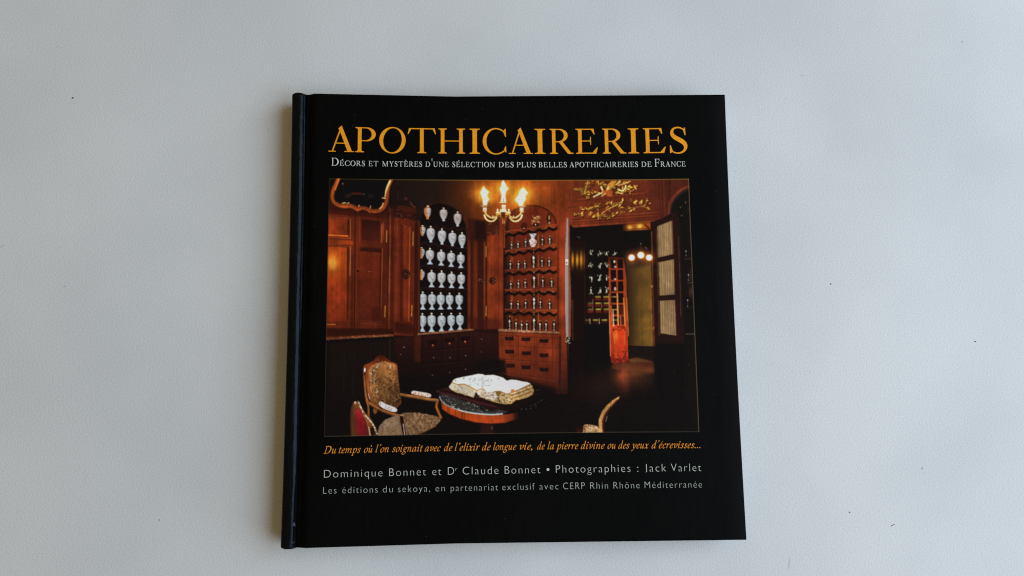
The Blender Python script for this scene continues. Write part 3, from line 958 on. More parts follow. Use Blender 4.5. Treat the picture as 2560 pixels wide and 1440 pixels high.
    p.line([(1033, 580), (1032, 614)], 1.8, (222, 158, 62), .9)
    p.line([(1030, 763), (1029, 790)], 1.8, (222, 158, 62), .9)
    p.line([(1039, 560), (1036, 838)], 3, (38, 15, 12), .9)
    carved(p, 1014, 686, 11, 5)
    p.poly([(986, 805), (1036, 812), (1035, 836), (986, 832)], (46, 18, 14), .8, 3)
    p.poly([(985, 520), (1040, 530), (1040, 552), (985, 543)], (44, 18, 15), .95, 2)
    fleck(p, 60, (990, 522, 1038, 548), [(80, 34, 26), (28, 14, 12), (104, 48, 38)], 1.5, 8)
    p.poly([(994, 512), (1040, 520), (1038, 532), (992, 524)], (64, 24, 19), .9, 1)
    p.line([(1026, 505), (1030, 513), (1038, 518)], 2.4, (124, 56, 40), .75, True)
    p.ell(1015, 497, 4, 5, (86, 32, 28), .7); p.ell(1012, 480, 3, 7, (34, 22, 20), .8)
    p.line([(995, 478), (995, 500)], 5, (44, 22, 20), .6, soft=2)
    p.line([(970, 512), (976, 528), (976, 545)], 2.6, (92, 38, 26), .8, True)
    # ---- alcove of white jars
    arch = [(1050, 836), (1048, 700), (1049, 560), (1054, 535), (1066, 518), (1085, 508), (1105, 507), (1130, 516), (1152, 534), (1164, 560), (1168, 600), (1168, 826)]
    p.poly(arch, (17, 13, 13))
    p.line(arch[3:10], 3, (50, 25, 20), .7, True)
    for (x0, y0, x1, y1) in [(1050, 566, 1166, 574), (1050, 608, 1166, 621), (1050, 664, 1166, 672), (1050, 721, 1166, 723)]:
        t = np.linspace(0, 1, 40)
        p.line(np.stack([x0 + (x1 - x0) * t, y0 + (y1 - y0) * t + 3 * np.cos(t * 30)], 1), 5, (34, 18, 17), .8)
    p.line([(1049, 555), (1047, 830)], 3, (96, 40, 26), .6)
    pk, wh, bl = (196, 182, 178), (196, 198, 202), (188, 198, 206)
    for i, (x, a, b, w) in enumerate([(1069, 514, 548, 19), (1109, 519, 553, 21), (1144, 529, 566, 21)]):
        jar(p, x, a, b, w, 10 + i, pk, False, None, i == 0)
    rows = [([(1056, 563, 590, 17), (1077, 565, 606, 23), (1105, 571, 611, 23), (1131, 577, 615, 22), (1155, 581, 620, 20)], wh),
            ([(1054, 618, 646, 17), (1075, 620, 661, 23), (1103, 624, 664, 23), (1128, 627, 667, 22), (1152, 631, 670, 21)], wh),
            ([(1054, 674, 700, 17), (1079, 675, 718, 23), (1104, 676, 719, 22), (1129, 679, 720, 22), (1153, 681, 721, 21)], wh),
            ([(1057, 729, 774, 22), (1080, 730, 774, 22), (1102, 731, 774, 22), (1124, 732, 773, 21), (1148, 732, 773, 21)], bl),
            ([(1056, 783, 829, 22), (1079, 782, 830, 23), (1104, 783, 829, 22), (1128, 782, 827, 21), (1150, 782, 825, 21)], bl)]
    for r, (row, tint) in enumerate(rows):
        for i, (x, a, b, w) in enumerate(row):
            jar(p, x, a, b, w, 40 + r * 9 + i, tint, r >= 1 and i > 0 or r > 2, 1051 if i == 0 else None, i == 0 and r < 3)
    s2 = [(1044, 833), (1110, 828), (1184, 821), (1186, 826), (1110, 833), (1044, 838)]
    p.poly(s2, (128, 76, 52))
    fleck(p, 130, (1044, 820, 1186, 838), [(176, 112, 80), (76, 38, 28), (200, 146, 110)], 1.0, 4, s2)
    # dim drawers below
    p.poly([(985, 843), (1044, 840), (1186, 828), (1250, 834), (1250, 900), (1185, 945), (1040, 965), (985, 940)], grad([(838, (42, 19, 17)), (880, (31, 16, 15)), (950, (16, 13, 13))], True), 1, 4)
    p.poly([(1035, 842), (1052, 840), (1051, 905), (1036, 905)], (74, 29, 18), .75, 3)
    for x in (1056, 1105, 1146, 1184):
        p.line([(x, 838), (x - 1, 940)], 3, (22, 12, 12), .9)
    for y in (874, 908):
        p.line([(1052, y + 2), (1185, y - 8)], 2.6, (20, 12, 12), .9)
        p.line([(1052, y + 5), (1185, y - 5)], 1.2, (58, 26, 22), .5)
    for (x, y) in [(1082, 863), (1124, 858), (1163, 854)]:
        p.poly([(x - 13, y - 12), (x + 13, y - 14), (x + 10, y - 3), (x - 11, y - 1)], (18, 10, 10), .85, 1)
        p.ell(x, y, 1.8, 1.8, (196, 100, 78)); p.ell(x, y + 3, 3, 1.4, (110, 46, 36), .6)
    for (x, y, c) in [(1084, 894, 120), (1125, 894, 140), (1164, 889, 150), (1081, 938, 105), (1124, 931, 120), (1164, 923, 130), (1010, 868, 150), (1001, 886, 110), (1204, 848, 120), (1204, 880, 90)]:
        p.ell(x, y, 1.5, 1.5, (c, c * .78, c * .7))
    # ---- pillars between the alcoves
    p.poly([(1169, 590), (1217, 600), (1217, 824), (1169, 822)], grad([(1169, (88, 34, 22)), (1174, (104, 40, 25)), (1179, (40, 17, 14)), (1185, (88, 32, 20)), (1191, (96, 36, 21)), (1196, (50, 20, 16)), (1208, (52, 20, 16)), (1212, (92, 36, 21)), (1217, (60, 23, 17))]))
    p.poly([(1168, 545), (1218, 555), (1218, 606), (1168, 600)], (48, 20, 16), .85, 4)
    p.poly([(1186, 550), (1216, 552), (1216, 600), (1188, 600)], (28, 16, 15), .85, 4)
    p.line([(1211, 606), (1210, 800)], 1.4, (156, 78, 42), .7)
    p.line([(1215.5, 617), (1215, 642)], 1.8, (216, 154, 76), .9)
    p.line([(1215.5, 765), (1215, 790)], 1.8, (216, 154, 76), .9)
    carved(p, 1203, 701, 8, 6)
    p.poly([(1218, 585), (1248, 588), (1248, 824), (1218, 822)], grad([(1218, (120, 43, 22)), (1230, (126, 46, 22)), (1245, (118, 42, 22)), (1248, (84, 31, 19))]))
    p.line([(1224, 640), (1223, 800)], 1.6, (168, 76, 38), .7)
    p.line([(1229, 600), (1228, 690)], 5, (140, 52, 24), .5, soft=2)
    carved(p, 1231, 702, 8.5, 9)
    p.poly([(1218, 545), (1250, 542), (1250, 585), (1218, 590)], (62, 24, 16), .95, 1)
    fleck(p, 50, (1219, 546, 1249, 588), [(96, 40, 26), (40, 18, 14), (120, 62, 44)], 1.4, 12)
    p.poly([(1248, 545), (1258, 548), (1258, 830), (1248, 826)], (124, 46, 25))
    p.line([(1258.5, 560), (1258.5, 830)], 2, (70, 27, 18), .9)
    p.poly([(1160, 790), (1250, 800), (1250, 834), (1186, 826)], (52, 20, 15), .55, 5)
    # ---- alcove of little bottles
    arc2 = [(1262, 830), (1262, 640), (1263, 570), (1272, 540), (1290, 523), (1315, 515), (1342, 515), (1368, 525), (1386, 545), (1393, 572), (1394, 640), (1394, 834)]
    p.poly(arc2, grad([(1262, (48, 22, 17)), (1270, (58, 24, 17)), (1276, (98, 35, 20)), (1330, (100, 34, 20)), (1392, (118, 43, 23))]))
    p.line(arc2[2:10], 5, (66, 25, 17), .85, True)
    p.line([(q[0] + (3 if q[0] > 1328 else -3), q[1] - 3) for q in arc2[2:10]], 1.6, (150, 60, 30), .5, True)
    p.poly([(1262, 830), (1264, 575), (1271, 560), (1273, 830)], (38, 18, 15), .75, 1)
    p.poly([(1395, 540), (1420, 542), (1414, 700), (1416, 840), (1420, 985), (1396, 985)], grad([(560, (142, 52, 27)), (720, (150, 56, 29)), (850, (128, 47, 27)), (925, (84, 32, 23)), (990, (34, 17, 15))], True))
    p.line([(1397, 560), (1397, 830)], 2.4, (96, 35, 21), .9)
    p.line([(1420, 850), (1422, 940)], 2, (160, 80, 56), .5)
    p.poly([(1382, 530), (1416, 512), (1416, 548), (1396, 560)], (124, 46, 24), .9, 3)
    for (xl, yl, xr, yr, k) in [(1262, 580, 1392, 561, 1), (1262, 628, 1392, 611, 2), (1262, 676, 1392, 669, 3), (1262, 725, 1392, 723, 4), (1262, 774, 1392, 776, 5)]:
        shelf(p, xl, yl, xr, yr, k)
    for (y0, y1) in [(592, 612), (642, 660), (690, 708), (738, 756), (786, 804)]:
        p.line([(1280, y0), (1280, y1)], 1.3, (196, 120, 66), .7)
        p.line([(1346, y0 - 5), (1346, y1 + 6)], 1.3, (196, 124, 70), .8)
        p.line([(1269, y0), (1269, y1 + 4)], 1.4, (120, 56, 34), .5)
    bt = [[(1279, 622, 17), (1295, 620, 17), (1314, 617, 21), (1356, 613, 24), (1374, 611, 22)],
          [(1276, 673, 22), (1296, 672, 20), (1312, 671, 20), (1355, 667, 25), (1373, 666, 22)],
          [(1277, 722, 20), (1296, 721, 21), (1313, 720, 23), (1357, 718, 27), (1379, 717, 22)],
          [(1278, 772, 21), (1295, 772, 20), (1314, 771, 23), (1351, 771, 26), (1374, 773, 24)],
          [(1274, 824, 35), (1290, 825, 27), (1304, 826, 24), (1317, 826, 25), (1350, 826, 26), (1365, 827, 27), (1385, 827, 28)]]
    for r, row in enumerate(bt):
        for i, (x, y, h) in enumerate(row):
            bottle(p, x, y, h, False, r * 10 + i)
    for (x, y, h) in [(1334, 669, 40), (1335, 719, 40), (1335, 772, 38), (1335, 826, 42)]:
        bottle(p, x, y, h, True, y)
    # painted vase, flower pot and the few things under the arch
    vase = [(1323, 585), (1340, 584), (1338, 590), (1336, 597), (1341, 602), (1341, 608), (1337, 616), (1327, 617), (1325, 609), (1323, 602), (1328, 596), (1326, 589)]
    p.poly(np.array(vase) + 1.5, (30, 14, 12), .8, 1)
    p.poly(vase, (214, 214, 218), 1, 0, True)
    fleck(p, 26, (1323, 586, 1341, 616), [(70, 80, 120), (110, 112, 140)], 1.1, 21, vase)
    fleck(p, 16, (1325, 600, 1340, 616), [(178, 100, 40), (200, 150, 60), (150, 60, 40)], 1.4, 22, vase)
    p.ell(1339, 562, 8, 4, (34, 15, 13), .9)
    fleck(p, 34, (1330, 538, 1350, 560), [(176, 128, 70), (204, 160, 104), (120, 62, 40), (160, 84, 60)], 2.0, 23)
    p.ell(1339, 562, 1.4, 2, (220, 216, 206))
    p.ell(1372, 546, 6, 13, (40, 18, 14), .9); p.ell(1373, 544, 2, 6, (196, 130, 60), .9); p.ell(1373, 557, 1.6, 3, (200, 180, 160), .8)
    p.ell(1310, 566, 8, 10, (44, 18, 15), .7); p.ell(1310, 571, 2, 1.3, (190, 186, 180), .9)
    s3 = [(1246, 822), (1320, 826), (1398, 829), (1398, 834), (1320, 832), (1246, 828)]
    p.poly(s3, (146, 92, 68))
    fleck(p, 150, (1246, 820, 1398, 836), [(200, 146, 116), (96, 46, 34), (214, 170, 140)], 1.0, 5, s3)
    p.poly([(820, 856), (985, 846), (985, 1000), (820, 1030)], grad([(850, (24, 18, 16)), (930, (21, 16, 15)), (1020, (17, 14, 14))], True), .9, 6)
    for x in (862, 886, 928, 962):
        p.line([(x, 862), (x - 3, 985)], 1.6, (34, 23, 20), .6)
    p.line([(975, 850), (973, 940)], 2.2, (60, 32, 22), .6)
    p.poly([(1424, 960), (1700, 930), (1720, 1078), (1424, 1080)], (22, 16, 14), .7, 12)
    # ---- chest of nine drawers
    ch = [(1247, 830), (1396, 836), (1396, 985), (1340, 966), (1248, 938)]
    p.poly(ch, grad([(832, (124, 46, 25)), (880, (118, 43, 24)), (930, (98, 36, 22)), (975, (58, 24, 18))], True))
    p.poly([(1190, 900), (1262, 898), (1268, 945), (1190, 950)], (17, 14, 14), .95, 3)
    for pts in [[(1248, 838), (1396, 846)], [(1250, 864), (1392, 872)], [(1252, 897), (1390, 908)], [(1255, 932), (1388, 950)]]:
        p.line(pts, 1.6, (70, 26, 18), .8); p.line(np.array(pts) + [0, 2], 1.2, (152, 62, 34), .5)
    for x in (1296, 1336, 1381):
        p.line([(x, 838), (x + 1, 940)], 2.2, (82, 30, 20), .8); p.line([(x + 2, 838), (x + 3, 940)], 1, (150, 62, 36), .45)
    for (x, y) in [(1273, 846), (1315, 848), (1360, 852), (1274, 879), (1316, 883), (1360, 888), (1276, 914), (1315, 918), (1360, 924)]:
        for k in range(7):
            u = -9 + k * 3
            p.poly([(x + u - 2.2, y - 3 + abs(k - 3) * -.5), (x + u + 2.2, y - 3 + abs(k - 3) * -.5), (x + u + 1.8, y + 4), (x + u - 1.8, y + 4)], (26, 14, 13), .95)
            p.ell(x + u, y - 4 + (k % 2), 1.2, 1.2, (26, 14, 13), .9); p.ell(x + u + 1, y + 4.4, 1.2, 1.2, (26, 14, 13), .9)
        p.ell(x + 1, y + 8, 2.4, 2, (60, 26, 20), .9); p.ell(x + 1, y + 7.4, 1.2, 1, (140, 70, 46), .9)
        p.line([(x - 7, y), (x + 6, y)], .9, (84, 42, 32), .6)
    p.poly([(1250, 938), (1300, 945), (1392, 972), (1392, 1010), (1250, 1000)], (16, 13, 13), .9, 6)
    p.poly([(1250, 928), (1262, 930), (1260, 945), (1248, 940)], (40, 18, 15), .6, 3)
    p.line([(1400, 842), (1400, 960)], 5, (40, 18, 15), .8, soft=1.5)
    # ---- doorway
    p.poly([(1422, 560), (1640, 540), (1660, 1100), (1420, 1100)], (15, 13, 13))
    p.poly([(1416, 506), (1652, 500), (1648, 552), (1560, 560), (1434, 569), (1424, 560), (1420, 545)], grad([(1420, (120, 46, 27)), (1520, (106, 40, 24)), (1650, (84, 34, 22))]))
    for (y0, y1, c, w) in [(545, 531, (140, 56, 32), 1.6), (549, 535, (76, 29, 19), 2.2), (556, 541, (72, 28, 19), 2.2), (553, 538, (134, 54, 32), 1.4), (562, 547, (84, 32, 21), 1.6), (566, 552, (150, 70, 44), 1.2)]:
        p.line([(1430, y0), (1644, y1)], w, c, .8)
    for (y0, y1) in [(499, 482), (503, 487), (494, 478)]:
        p.line([(1444, y0), (1612, y1)], 1.8, (76, 29, 20) if y0 != 499 else (136, 54, 32), .75)
    p.line([(1612, 482), (1618, 492), (1646, 490)], 2, (66, 27, 20), .8)
    p.line([(1422, 519), (1442, 516)], 3, (52, 22, 17), .8)
    for k in range(7):
        p.ell(1423 + k * 3, 519 - k * .5, .9, 1, (150, 80, 54), .6); p.ell(1615 + k * 4.2, 494 - k * .4, .9, 1, (130, 70, 50), .6)
    p.line([(1425, 455), (1424, 500)], 1.4, (76, 30, 21), .7)
    p.line([(1411, 452), (1412, 545)], 1.4, (90, 35, 22), .6)
    for x in (1648, 1654, 1664):
        p.line([(x, 450), (x + 4, 545)], 2.2, (58, 25, 19), .8)
    p.line([(1659, 450), (1662, 540)], 2.6, (100, 40, 27), .7)
    p.line([(1674, 450), (1672, 500)], 5, (48, 22, 18), .7, soft=1.5)
    # dark arch at the right edge
    p.poly([(1674, 534), (1678, 510), (1690, 492), (1706, 478), (1730, 468), (1742, 470), (1742, 1090), (1690, 900), (1680, 560)], (17, 15, 15))
    p.line([(1671, 545), (1674, 512), (1688, 488), (1706, 473), (1730, 462)], 6, (116, 48, 28), .85, True)
    p.line([(1676, 545), (1679, 514), (1692, 494), (1708, 481), (1730, 470)], 1.6, (70, 56, 48), .7, True)
    fleck(p, 12, (1700, 500, 1724, 540), [(80, 46, 36), (60, 34, 28), (150, 120, 100)], 1.3, 31)
    # lit soffit behind the lintel
    p.poly([(1558, 560), (1626, 554), (1628, 574), (1556, 578)], grad([(1556, (40, 18, 12)), (1572, (150, 66, 22)), (1600, (170, 82, 26)), (1628, (150, 62, 28))]), .95, 1)
    p.glow(1575, 569, 7, (255, 190, 70), .85, 5); p.glow(1599, 566, 7, (255, 200, 70), .95, 6)
    for y, c in ((560, (50, 22, 12)), (573, (60, 26, 12)), (577, (30, 15, 10))):
        p.line([(1556, y + 1), (1626, y - 3)], 1.4, c, .7)
    p.line([(1612, 562), (1618, 566), (1622, 572)], 3, (36, 16, 12), .9)
    fleck(p, 6, (1440, 588, 1452, 598), [(120, 100, 96)], 1.2, 33)
    # door jamb with its reflection
    p.poly([(1423, 600), (1464, 600), (1464, 850), (1426, 850)], (26, 14, 12), .9, 8)
    for x, w, c in [(1431.5, 6, (236, 142, 40)), (1443, 6, (240, 160, 44)), (1453, 7, (240, 152, 40)), (1460, 4, (190, 90, 34))]:
        for yy in np.linspace(-40, 40, 27):
            p.ell(x, 650 + yy, w / 2, 2.6, c, .55 * math.exp(-(yy / (13 + (x % 7))) ** 2), 0, .9)
    p.glow(1446, 651, 16, (120, 60, 10), .55, 18)
    for x in (1437, 1448.5, 1457.5):
        p.line([(x, 600), (x + 1, 720)], 1.8, (28, 13, 10), .85)
    p.line([(1432, 750), (1432, 850)], 2, (170, 92, 46), .7); p.line([(1462, 690), (1463, 850)], 1.2, (110, 66, 36), .6)
    p.poly([(1425, 700), (1466, 700), (1468, 1000), (1424, 1000)], (20, 13, 13), .5, 6)
    # far shelves: white jugs, boxes with yellow labels
    g = np.random.default_rng(5)
    for y, xs, h in [(633, (1477, 1500, 1516, 1537), 12), (664, (1477, 1500, 1517, 1537), 14), (696, (1479, 1499, 1516), 17), (727, (1477, 1501, 1516, 1538), 18)]:
        for x in xs:
            for k in range(6):
                p.ell(x + g.uniform(-5, 5), y + g.uniform(-.5, .5) * h, g.uniform(.8, 2.2), g.uniform(1.4, 3.6), [(190, 186, 164), (150, 142, 116), (206, 204, 190), (84, 76, 62), (120, 112, 90)][g.integers(5)], .85, g.uniform(-.6, .6))
            p.ell(x + .5, y + 1, 1.6, h * .28, (200, 196, 180), .9)
            p.ell(x + 3.2, y + 1, 1, h * .3, (16, 13, 13), .9)
    p.poly([(1466, 738), (1560, 738), (1560, 806), (1466, 806)], (34, 15, 13), .7, 3)
    for y, xs in [(742, (1495, 1515, 1536)), (758, (1476, 1495, 1516, 1536)), (773, (1476, 1496, 1516, 1536)), (800, (1470, 1489, 1511, 1540))]:
        for x in xs:
            p.poly([(x - 7, y + 2), (x + 7, y + 2), (x + 7, y + 9), (x - 7, y + 9)], (104, 32, 25) if y < 790 else (44, 20, 14), .85, 1)
            p.poly([(x - 6.5, y - 1.6), (x + 6.5, y - 2), (x + 6.5, y + 1.8), (x - 6.5, y + 1.8)], (148, 138, 52) if x > 1480 else (84, 74, 44))
            p.ell(x, y + 3, 1.4, .9, (90, 70, 30), .8)
    for (x, y, h) in [(1475, 797, 13), (1498, 797, 13), (1482, 748, 12), (1482, 766, 10), (1504, 756, 14)]:
        p.line([(x, y), (x, y + h)], 1.8, (206, 168, 140) if y > 790 else (150, 84, 62), .9)
    p.poly([(1460, 811), (1524, 811), (1524, 1000), (1460, 1000)], (13, 12, 13), .96, 2)
    # yellow wall beyond
    p.poly([(1566, 655), (1600, 656), (1627, 652), (1633, 866), (1572, 864)], grad([(1566, (36, 26, 20)), (1580, (60, 42, 22)), (1600, (98, 68, 30)), (1632, (124, 86, 34))]))
    p.poly([(1566, 640), (1628, 640), (1628, 662), (1566, 672)], (40, 26, 22), .9, 5)
    p.poly([(1560, 655), (1632, 655), (1632, 720), (1560, 720)], (70, 46, 28), .35, 12)
    p.poly([(1572, 864), (1633, 866), (1634, 905), (1572, 897)], (22, 18, 17), 1, 1)
    # floor beyond the door
    p.poly([(1572, 897), (1590, 893), (1612, 898), (1640, 906), (1642, 932), (1600, 928), (1560, 925), (1528, 922), (1530, 912)], (66, 35, 22), .95, 2)
    p.poly([(1575, 898), (1595, 895), (1636, 906), (1575, 905)], (96, 64, 36), .7, 2)
    p.poly([(1560, 908), (1640, 906), (1640, 932), (1590, 940), (1545, 945)], (72, 34, 22), .6, 4)
    p.glow(1555, 938, 18, (96, 26, 10), .85, 24); p.glow(1562, 965, 14, (46, 14, 8), .8, 22)
    p.glow(1625, 925, 16, (60, 26, 10), .6, 8)
    p.glow(1585, 940, 50, (58, 26, 14), .85, 26)
    p.glow(1500, 970, 50, (20, 10, 7), .85, 40)
    # ---- open door leaf with three curtained panes
    p.poly([(1626, 556), (1650, 548), (1690, 527), (1700, 560), (1716, 1000), (1640, 1000), (1634, 860)], (30, 17, 16))
    p.poly([(1634, 858), (1712, 858), (1716, 1090), (1640, 1090)], (14, 13, 13), 1, 5)
    p.line([(1629, 580), (1631, 660), (1635, 862)], 2.2, (136, 66, 36), .8); p.ell(1630, 716, 2.4, 3.5, (190, 120, 70)); p.ell(1634, 820, 2.2, 4, (196, 100, 46))
    p.line([(1631, 690), (1636, 865)], 3.4, (110, 34, 24), .6)
    p.line([(1641, 575), (1648, 838)], 2, (96, 48, 32), .8)
    panes = [[(1643, 566), (1681, 551), (1684, 635), (1645, 644)], [(1646, 656), (1685, 648), (1687, 736), (1649, 739)], [(1649, 752), (1688, 750), (1691, 839), (1651, 833)]]
    for i, P in enumerate(panes):
        p.poly(P, grad([(1643, (120, 94, 66)), (1656, (146, 116, 80)), (1672, (150, 118, 82)), (1690, (120, 92, 66))]))
        for k in range(9):
            x = 1646 + i * 2 + k * 4.6 + (k % 3) * .6
            for dx, w, c, a in ((0, 1.5, (84, 62, 44), .75), (1.8, 1.2, (168, 138, 104), .5)):
                t = (x + dx - P[0][0]) / (P[1][0] - P[0][0])
                if 0.02 < t < .98:
                    p.line([(P[0][0] + (P[1][0] - P[0][0]) * t, P[0][1] + (P[1][1] - P[0][1]) * t + 1), (P[3][0] + (P[2][0] - P[3][0]) * t, P[3][1] + (P[2][1] - P[3][1]) * t - 1)], w, c, a)
        p.line([P[1], P[2]], 2.4, (84, 26, 24), .8)
    p.line([(1640, 650), (1690, 640)], 8, (34, 16, 17), .95); p.line([(1644, 745), (1692, 743)], 9, (34, 17, 17), .95)
    p.line([(1696, 590), (1700, 700), (1702, 790)], 1.6, (104, 66, 42), .75)
    p.line([(1687, 770), (1686, 776), (1689, 788)], 1.4, (150, 104, 76), .8, True)
    # three globe lamps
    for x, y, r in [(1579, 644, 8), (1602, 638, 8.4), (1623, 644, 8)]:
        p.glow(x, y, 13, (220, 90, 20), .75)
        p.ell(x, y, r + .8, r + .5, (240, 160, 70), .9)
        p.ell(x, y, r - .6, r - 1, (226, 228, 226))
    for q in ([(1579, 634), (1583, 622)], [(1602, 628), (1602, 612)], [(1622, 634), (1616, 620)]):
        p.line(q, 1.6, (84, 42, 34), .8)
    p.ell(1602, 609, 1.5, 1.5, (120, 110, 110)); p.ell(1615, 620, 3, 1.4, (140, 80, 70), .8, .5)
    # red glazed inner door
    door = [(1521, 641), (1560, 645), (1566, 700), (1571, 905), (1535, 912), (1527, 906), (1523, 780)]
    p.poly(door, grad([(640, (66, 20, 14)), (660, (120, 40, 22)), (700, (140, 50, 26)), (790, (164, 64, 28)), (815, (170, 56, 26)), (850, (180, 54, 25)), (890, (150, 42, 23)), (910, (92, 27, 22))], True))
    ys = [646, 673, 702, 731, 760, 789, 814]
    for i in range(6):
        a, b = ys[i] + 1.5, ys[i + 1] - 2.5
        o = i * .55
        for (xa, xb) in ((1526, 1539.5), (1543.5, 1557)):
            p.poly([(xa + o, a), (xb + o, a), (xb + o + .4, b), (xa + o + .4, b)], (20, 13, 12))
    for (x, y, h) in [(1536, 654, 7), (1538, 667, 4), (1538, 698, 4), (1538, 722, 9), (1537, 742, 3)]:
        p.ell(x, y, 2.6, h * .5, (206, 200, 180), .9)
    p.line([(1530, 705), (1535, 696), (1540, 693)], 1.2, (130, 60, 40), .7, True); p.line([(1530, 732), (1535, 724), (1541, 721)], 1.2, (150, 70, 40), .7, True)
    for (y, c) in [(742, (150, 130, 70)), (758, (140, 60, 34)), (774, (200, 160, 60)), (800, (150, 140, 56))]:
        p.line([(1530, y), (1543, y)], 2.6, c, .8)
    p.poly([(1546, 764), (1559, 764), (1560, 810), (1546, 810)], (96, 34, 22), .6, 1)
    for x0, x1, y0, y1, c, w in [(1543, 1546, 735, 815, (240, 160, 92), 2.4), (1532.5, 1534, 776, 815, (232, 190, 150), 2.6), (1559, 1563, 745, 818, (240, 140, 66), 2.2),
                                 (1551, 1552, 790, 812, (216, 150, 120), 1.8), (1522, 1526, 735, 890, (214, 140, 96), 2.0), (1567, 1571, 745, 840, (240, 130, 50), 1.6), (1528, 1531, 765, 816, (226, 110, 40), 2)]:
        p.line([(x0, y0), (x1, y1)], w, c, .85)
    p.poly([(1533, 818), (1565, 816), (1568, 890), (1537, 896)], grad([(1533, (170, 56, 24)), (1545, (192, 60, 27)), (1560, (184, 52, 24)), (1568, (140, 40, 21))]), .9, 2)
    p.line([(1534, 832), (1535, 845), (1537, 858)], 1.8, (236, 140, 60), .7, True)
    p.glow(1540, 838, 4, (150, 90, 26), .7, 12)
    p.line([(1562, 829), (1562, 862)], 1.4, (226, 136, 60), .7)
    p.line([(1533, 826), (1540, 822), (1549, 826), (1557, 821), (1565, 826)], 2.4, (110, 34, 18), .8, True)
    fleck(p, 46, (1528, 878, 1573, 910), [(60, 16, 16), (140, 34, 34), (96, 22, 20), (200, 60, 40)], 2.0, 44, door)
    fleck(p, 16, (1536, 815, 1566, 820), [(110, 24, 14)], 1.6, 45)
    p.ell(1534, 824, 1.6, 1.8, (50, 14, 10))
    # shelf at the far right with a few bottles
    for (x, y, s_) in [(1715, 632, 10), (1721, 692, 12), (1719, 756, 14)]:
        p.ell(x, y, 4, s_, (9, 8, 9), .9); p.ell(x, y - s_ * .4, 1.3, 2.2, (190, 196, 196), .9); p.line([(x, y - 4), (x + .4, y + s_ * .7)], 1.0, (120, 124, 124), .7); p.ell(x, y + s_ * .7, 1, 1.6, (150, 152, 150), .8)
    p.line([(1712, 647), (1728, 647)], 1.4, (120, 66, 44), .7); p.line([(1718, 707), (1731, 707)], 1.2, (96, 84, 74), .7); p.line([(1716, 770), (1734, 770)], 1.2, (54, 46, 42), .7)
    p.line([(1715, 835), (1736, 835)], 2.6, (110, 96, 88), .6)
    p.glow(1728, 730, 6, (80, 36, 18), .7, 12); p.glow(1726, 690, 4, (50, 26, 16), .6, 16)
    fleck(p, 14, (1680, 850, 1738, 1000), [(58, 54, 50), (40, 38, 36)], 1.0, 51)
    # white cloth edge hanging on the left jamb
    cl = [(1416, 543), (1420, 548), (1421, 640), (1424, 760), (1423, 843), (1415, 842), (1413, 760), (1413, 640), (1415, 590)]
    p.poly([(q[0] + 4, q[1]) for q in cl], (122, 62, 44))
    p.poly(cl, grad([(1412, (120, 96, 94)), (1415, (186, 170, 172)), (1417, (118, 104, 106)), (1419, (176, 160, 158)), (1421, (120, 92, 84)), (1424, (110, 66, 52))]))
    p.poly([(1413.5, 648), (1420.5, 648), (1420.5, 662), (1413.5, 662)], (214, 210, 206)); p.ell(1416.5, 657, 1.4, 1.8, (20, 16, 16))
    fleck(p, 16, (1413, 842, 1424, 858), [(150, 140, 110), (60, 50, 40), (196, 190, 160)], 1.6, 61)
    # ---- gilt trophies over the door
    rg = np.random.default_rng(12)
    L = []
    for k in range(30):
        x = rg.uniform(1452, 1590); L.append((x, rg.uniform(454, 484) - abs(x - 1520) * .03, rg.uniform(3, 6.5), rg.uniform(-75, 60)))
    L += [(1438, 473, 4, -30), (1447, 474, 5, -55), (1455, 473, 5, -70), (1470, 494, 5, -60), (1471, 484, 5, -50), (1483, 478, 5, 70), (1587, 467, 6, 60), (1577, 468, 4, 20), (1568, 476, 5, 70)]
    fleck(p, 60, (1460, 452, 1585, 486), [(60, 28, 16), (90, 50, 22), (40, 18, 12)], 2.6, 71)
    leafs(p, L, 13)
    p.line([(1470, 452), (1460, 486)], 1.8, (214, 164, 84)); 
    for k in range(8):
        p.line([(1469 - k * 1.2, 456 + k * 3.8), (1475 - k * 1.2, 457 + k * 3.8)], 1, (190, 140, 70), .8)
    p.poly([(1514, 478), (1518, 462), (1530, 452), (1542, 452), (1534, 466), (1522, 476)], (196, 132, 52)); p.poly([(1515, 478), (1520, 466), (1524, 466), (1520, 474)], (240, 214, 150))
    p.poly([(1500, 468), (1504, 463), (1509, 478), (1506, 478)], (236, 196, 120)); p.poly([(1505, 476), (1531, 476), (1530, 491), (1519, 490), (1508, 484)], (176, 84, 36), .9, 1)
    p.line([(1484, 492), (1505, 482)], 3, (236, 210, 160)); p.line([(1504, 490), (1513, 484)], 2.6, (226, 180, 100)); p.line([(1543, 481), (1556, 484)], 3.2, (216, 170, 96))
    p.line([(1545, 473), (1555, 477), (1562, 472), (1564, 464)], 3.4, (240, 222, 150), 1, True); p.line([(1546, 464), (1572, 455)], 2.4, (226, 170, 84)); p.line([(1540, 462), (1550, 453)], 3, (230, 190, 110))
